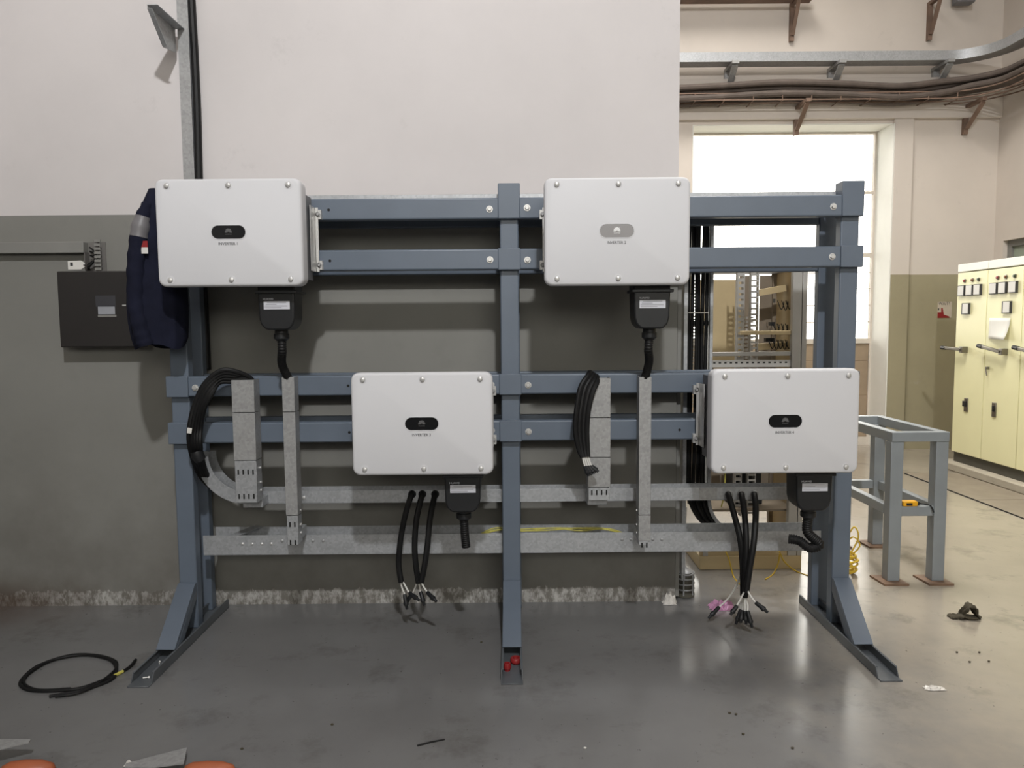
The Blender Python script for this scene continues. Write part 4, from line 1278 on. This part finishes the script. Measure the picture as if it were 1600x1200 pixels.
for k in range(7):
    off = .02 + .034 * k
    pts = []
    for i, (x, y) in enumerate(pathl):
        pass
    xs = [XE + .0, 1.6, 2.3, 3.0, 3.7, 4.3, bx_ - .2]
    for j, x in enumerate(xs):
        sag = .035 * math.sin(x * 2.2 + 1.0) + .03 * math.sin(k * 1.3)
        pts.append((x, YL + off, zl0 + .05 + sag * .8 + .052 * ((k * 2) % 4) + (.05 if x > 4.5 else 0)))
    for a_ in (30, 60, 90):
        rr_ = .44 + off
        pts.append((bx_ - .2 + (rr_) * math.sin(R(a_)), YL + off - rr_ * (1 - math.cos(R(a_))), zl0 + .12 + .045 * ((k * 2) % 4)))
    pts[-3:] = [(min(XR - .05, p[0]), p[1], p[2]) for p in pts[-3:]]
    last = pts[-1]
    pts += [(last[0], 7.0, last[2] + .0), (last[0], 5.5, last[2])]
    cable('overhead_cable', 'dusty cable on the far wall tray, ' + ['nearest to the front edge', 'second from the front edge', 'third from the front edge', 'in the middle of the run', 'third from the wall', 'second from the wall', 'nearest to the wall'][k],
          pts, .034, 'dusty cables on the far wall', m='brown_cable', sub=5)
for i, x in enumerate((1243, 1507)):
    X_ = PY(x, 165, YFAR).x
    tri_bracket(x, 'brown_steel', ['rusty brown bracket under the wire tray above the bright gate', 'rusty brown bracket under the wire tray right of the gate pier'][i], zl0, .38, .32, .05, 'rusty brackets on the far wall', X_)
# topmost run, only its brackets and underside show
zq = PY(1240, -9, 8.5).z
tr = build('upper_beam', MB().box(XE, 3.35, 8.47, YFAR - .06, zq, zq + .05), 'brown_steel', bev=.004)
tag(tr, 'brown steel ledge at the very top edge above the far wall', 'ledge')
for i, x in enumerate((1236, 1451)):
    X_ = PY(x, 20, YFAR).x
    tri_bracket(x, 'brown_steel', ['rusty bracket at the top edge of the photo, above the gate', 'rusty bracket at the top edge of the photo, near the hall corner'][i], zq + .02, .26, .42, .045, 'rusty brackets on the far wall', X_)
q = PY(1504, 3, 8.7)
fl = thing('flood_light', 'grey floodlight housing at the top edge near the hall corner', 'light', (q.x, YFAR, q.z))
build('housing', MB().box(q.x - .10, q.x + .10, 8.62, 8.74, q.z - .03, q.z + .13), 'sink', fl, bev=.01)
build('bracket', MB().box(q.x - .02, q.x + .02, 8.74, YFAR, q.z + .02, q.z + .06), 'sink', fl)

# =================================================================== THINGS ON THE FLOOR
m = []
c_ = PZ(118, 1052)
def loop_pts(rx, ry, z, a0=0, a1=360, dx=0, dy=0, n=40):
    return [(c_.x + dx + rx * math.cos(R(a0 + (a1 - a0) * k / n)), c_.y + dy + ry * math.sin(R(a0 + (a1 - a0) * k / n)), z) for k in range(n + 1)]
lp = thing('cable_loop', 'single loop of dark cable on the floor at left, yellow taped end', 'cable', (c_.x, c_.y, 0))
rx_, ry_ = .222, .200
l1 = smooth_path([PZ(*p, .007) for p in ((77, 1088), (130, 1078), (175, 1061), (182, 1042), (178, 1032), (150, 1024), (110, 1024), (60, 1040), (34, 1062), (34, 1073), (52, 1079), (90, 1079), (130, 1074), (178, 1056))], 7)
build('turns', MB().tube(l1, .0068, 8), 'cable', lp)
l2 = smooth_path([PZ(*p, .010) for p in ((86, 1088), (120, 1083), (150, 1070), (177, 1050), (180, 1040), (168, 1029), (130, 1023), (80, 1032), (44, 1053), (38, 1068), (60, 1078), (110, 1076))], 7)
build('turns', MB().tube(l2, .0060, 8), 'cable', lp)
build('taped_end', MB().tube([PZ(178, 1056, .008), PZ(192, 1049, .008)], .0072, 8), 'yg_wire', lp)
build('free_end', MB().tube(smooth_path([PZ(192, 1049, .008), PZ(204, 1041, .010), PZ(212, 1031, .012)], 5), .0066, 8), 'cable', lp)

def crumple(name, label, cat, c, sx, sy, sz, m, seed, n=9):
    rnd = random.Random(seed)
    vs, fs = [], []
    for i in range(n):
        for j in range(n):
            u, v = i / (n - 1) - .5, j / (n - 1) - .5
            e = max(0, 1 - (2 * max(abs(u), abs(v))) ** 3)
            vs.append((c[0] + u * sx + rnd.uniform(-.1, .1) * sx, c[1] + v * sy + rnd.uniform(-.1, .1) * sy, .002 + sz * e * rnd.uniform(.15, 1.0)))
    for i in range(n - 1):
        for j in range(n - 1):
            a, b, cc, d_ = i * n + j, (i + 1) * n + j, (i + 1) * n + j + 1, i * n + j + 1
            fs += [(a, b, cc), (a, cc, d_)]
    o = build(name, MB().add(vs, fs), m, smooth=0)
    s_ = o.modifiers.new('thick', 'SOLIDIFY'); s_.thickness = .0015
    return tag(o, label, cat)
crumple('pink_wrapper', 'crumpled pink plastic wrapper on the floor below inverter 4', 'wrapper', PZ(1128, 950), .12, .08, .05, 'pink', 3)
crumple('plastic_scrap', 'crumpled clear plastic scrap on the floor at the lower right', 'wrapper', PZ(1460, 1077), .075, .03, .015, 'clear_wrap', 5, 7)
crumple('plastic_bag', 'pale crumpled plastic bag against the foot of the wall end', 'bag', PZ(1046, 943), .07, .05, .075, 'clear_wrap', 8, 8)
# dark bent rag
c = PZ(1512, 966)
rg = thing('rag', 'dirty dark rag standing bent on the floor right of the steel stand', 'rag', (c.x, c.y, 0))
rnd = random.Random(4)
def blob(cx, cy, cz, rx, ry, rz, tilt, seed, n=12, mrings=9):
    r2 = random.Random(seed)
    rings = []
    for i in range(mrings):
        ph = math.pi * (i + .15) / (mrings - .7)
        ring = []
        for k in range(n):
            a = 2 * math.pi * k / n
            f_ = 1 + .14 * math.sin(3 * a + i) + r2.uniform(-.06, .06)
            v = Vector((rx * math.sin(ph) * math.cos(a) * f_, ry * math.sin(ph) * math.sin(a) * f_, rz * math.cos(ph)))
            v = Matrix.Rotation(tilt, 3, 'Y') @ v
            ring.append((cx + v.x, cy + v.y, max(.001, cz + v.z)))
        rings.append(ring)
    return MB().loft(rings)
def fold(name, prof, hw, seed):
    r2 = random.Random(seed)
    m = MB()
    ny = 7
    vs = []
    path = smooth_path([(p[0], 0, p[1]) for p in prof], 4)
    for i, p in enumerate(path):
        taper = .55 + .45 * math.sin(math.pi * (i + 1) / (len(path) + 1))
        for j in range(ny):
            v = (j / (ny - 1) - .5) * 2
            vs.append((c.x + p.x + .006 * math.sin(j * 1.7 + i * .5), c.y + v * hw * taper + .006 * math.sin(i * .8), max(.003, p.z * (1 - .10 * v * v) + .004 * math.sin(j * 2 + i) + r2.uniform(-.0015, .0015))))
    m.add(vs, [(i * ny + j, i * ny + j + 1, (i + 1) * ny + j + 1, (i + 1) * ny + j) for i in range(len(path) - 1) for j in range(ny - 1)])
    o = build(name, m, 'rag', rg, smooth=80)
    sd = o.modifiers.new('thick', 'SOLIDIFY')
    sd.thickness = .006
fold('upper_fold', ((-.028, .012), (-.022, .045), (-.006, .072), (.014, .074), (.032, .052), (.046, .022), (.060, .008)), .030, 1)
fold('lower_fold', ((-.088, .008), (-.060, .016), (-.030, .020), (.000, .014), (.030, .010), (.058, .006)), .034, 2)

# scrapers at the bottom left edge
def scraper(label, tip, base, z, handle_c, hr, ang):
    root = thing('hand_scraper', label, 'scraper', (base[0], base[1], 0), 'orange handled scrapers at the bottom left')
    tip, base = Vector(tip), Vector(base)
    d_ = (base - tip); d_.z = 0
    L = d_.length; d_.normalize()
    n_ = Vector((-d_.y, d_.x, 0))
    poly = [tip - n_ * .010, tip + d_ * L * .45 - n_ * .042, base - n_ * .050, base + n_ * .050, tip + d_ * L * .45 + n_ * .030, tip + n_ * .010]
    build('blade', MB().loft([[(p.x, p.y, z) for p in poly], [(p.x, p.y, z + .004) for p in poly]]), 'galv_dull', root)
    hb = MB()
    hpts = [Vector(handle_c) + Vector((math.cos(R(ang)), math.sin(R(ang)), 0)) * t_ for t_ in (-.075, -.068, -.045, 0, .05, .085, .095)]
    hb.tube(hpts, [hr * .25, hr * .7, hr, hr * 1.05, hr * .95, hr * .6, hr * .2], 16)
    build('handle', hb, 'orange', root, smooth=60)
    return root
p0, p1 = PZ(47, 1164, .05), PZ(-60, 1180, .05)
scraper('grey bladed scraper with an orange handle in the bottom left corner of the photo', p0, p1, .062, PZ(38, 1206, .03), .036, 8)
p0, p1 = PZ(196, 1206, .01), PZ(290, 1186, .02)
scraper('orange handled scraper second from the left corner at the bottom edge', p0, p1, .030, PZ(322, 1206, .026), .032, 4)
crumple('plaster_crumbs', 'white plaster crumbs at the bottom edge beside the second scraper', 'crumbs', PZ(205, 1196), .04, .02, .018, 'clear_wrap', 12, 6)

a, b = PZ(652, 1165, .003), PZ(695, 1155, .003)
tag(build('dark_stick', MB().tube([a, a.lerp(b, .5) + Vector((0, .002, .001)), b], [.003, .0028, .0022], 6), 'cable'), 'thin dark stick lying on the floor near the bottom edge', 'stick')
spots = ((519, 1133), (752, 1004), (914, 1170), (1150, 1117), (1140, 1115), (1161, 1148), (1238, 1170), (1495, 1020), (1515, 1035), (1530, 1020), (1545, 1034), (378, 1171))
chip_l = ['dark chip on the grey floor left of the dark stick', 'dark chip just left of the middle foot', '', 'right one of two chips close together below the right foot',
          'left one of two chips close together below the right foot', 'dark chip nearest below the close pair of chips', 'dark chip at the bottom edge right of centre',
          'far left chip of four by the clear plastic scrap', 'chip nearest the clear plastic scrap, of four', 'far right-hand chip of four beyond the plastic scrap', 'near right-hand chip of four beyond the plastic scrap',
          'dark chip above the second orange handled scraper']
for i, (x, y) in enumerate(spots):
    q = PZ(x, y)
    o = build('floor_chip', blob(q.x, q.y, .003, .006, .005, .004, 0, i, 7, 5), 'white_plastic' if i == 2 else 'rag')
    o['group'] = 'loose chips on the floor'
    tag(o, 'single white chip lying on the grey floor near the bottom edge' if i == 2 else chip_l[i], 'chip')
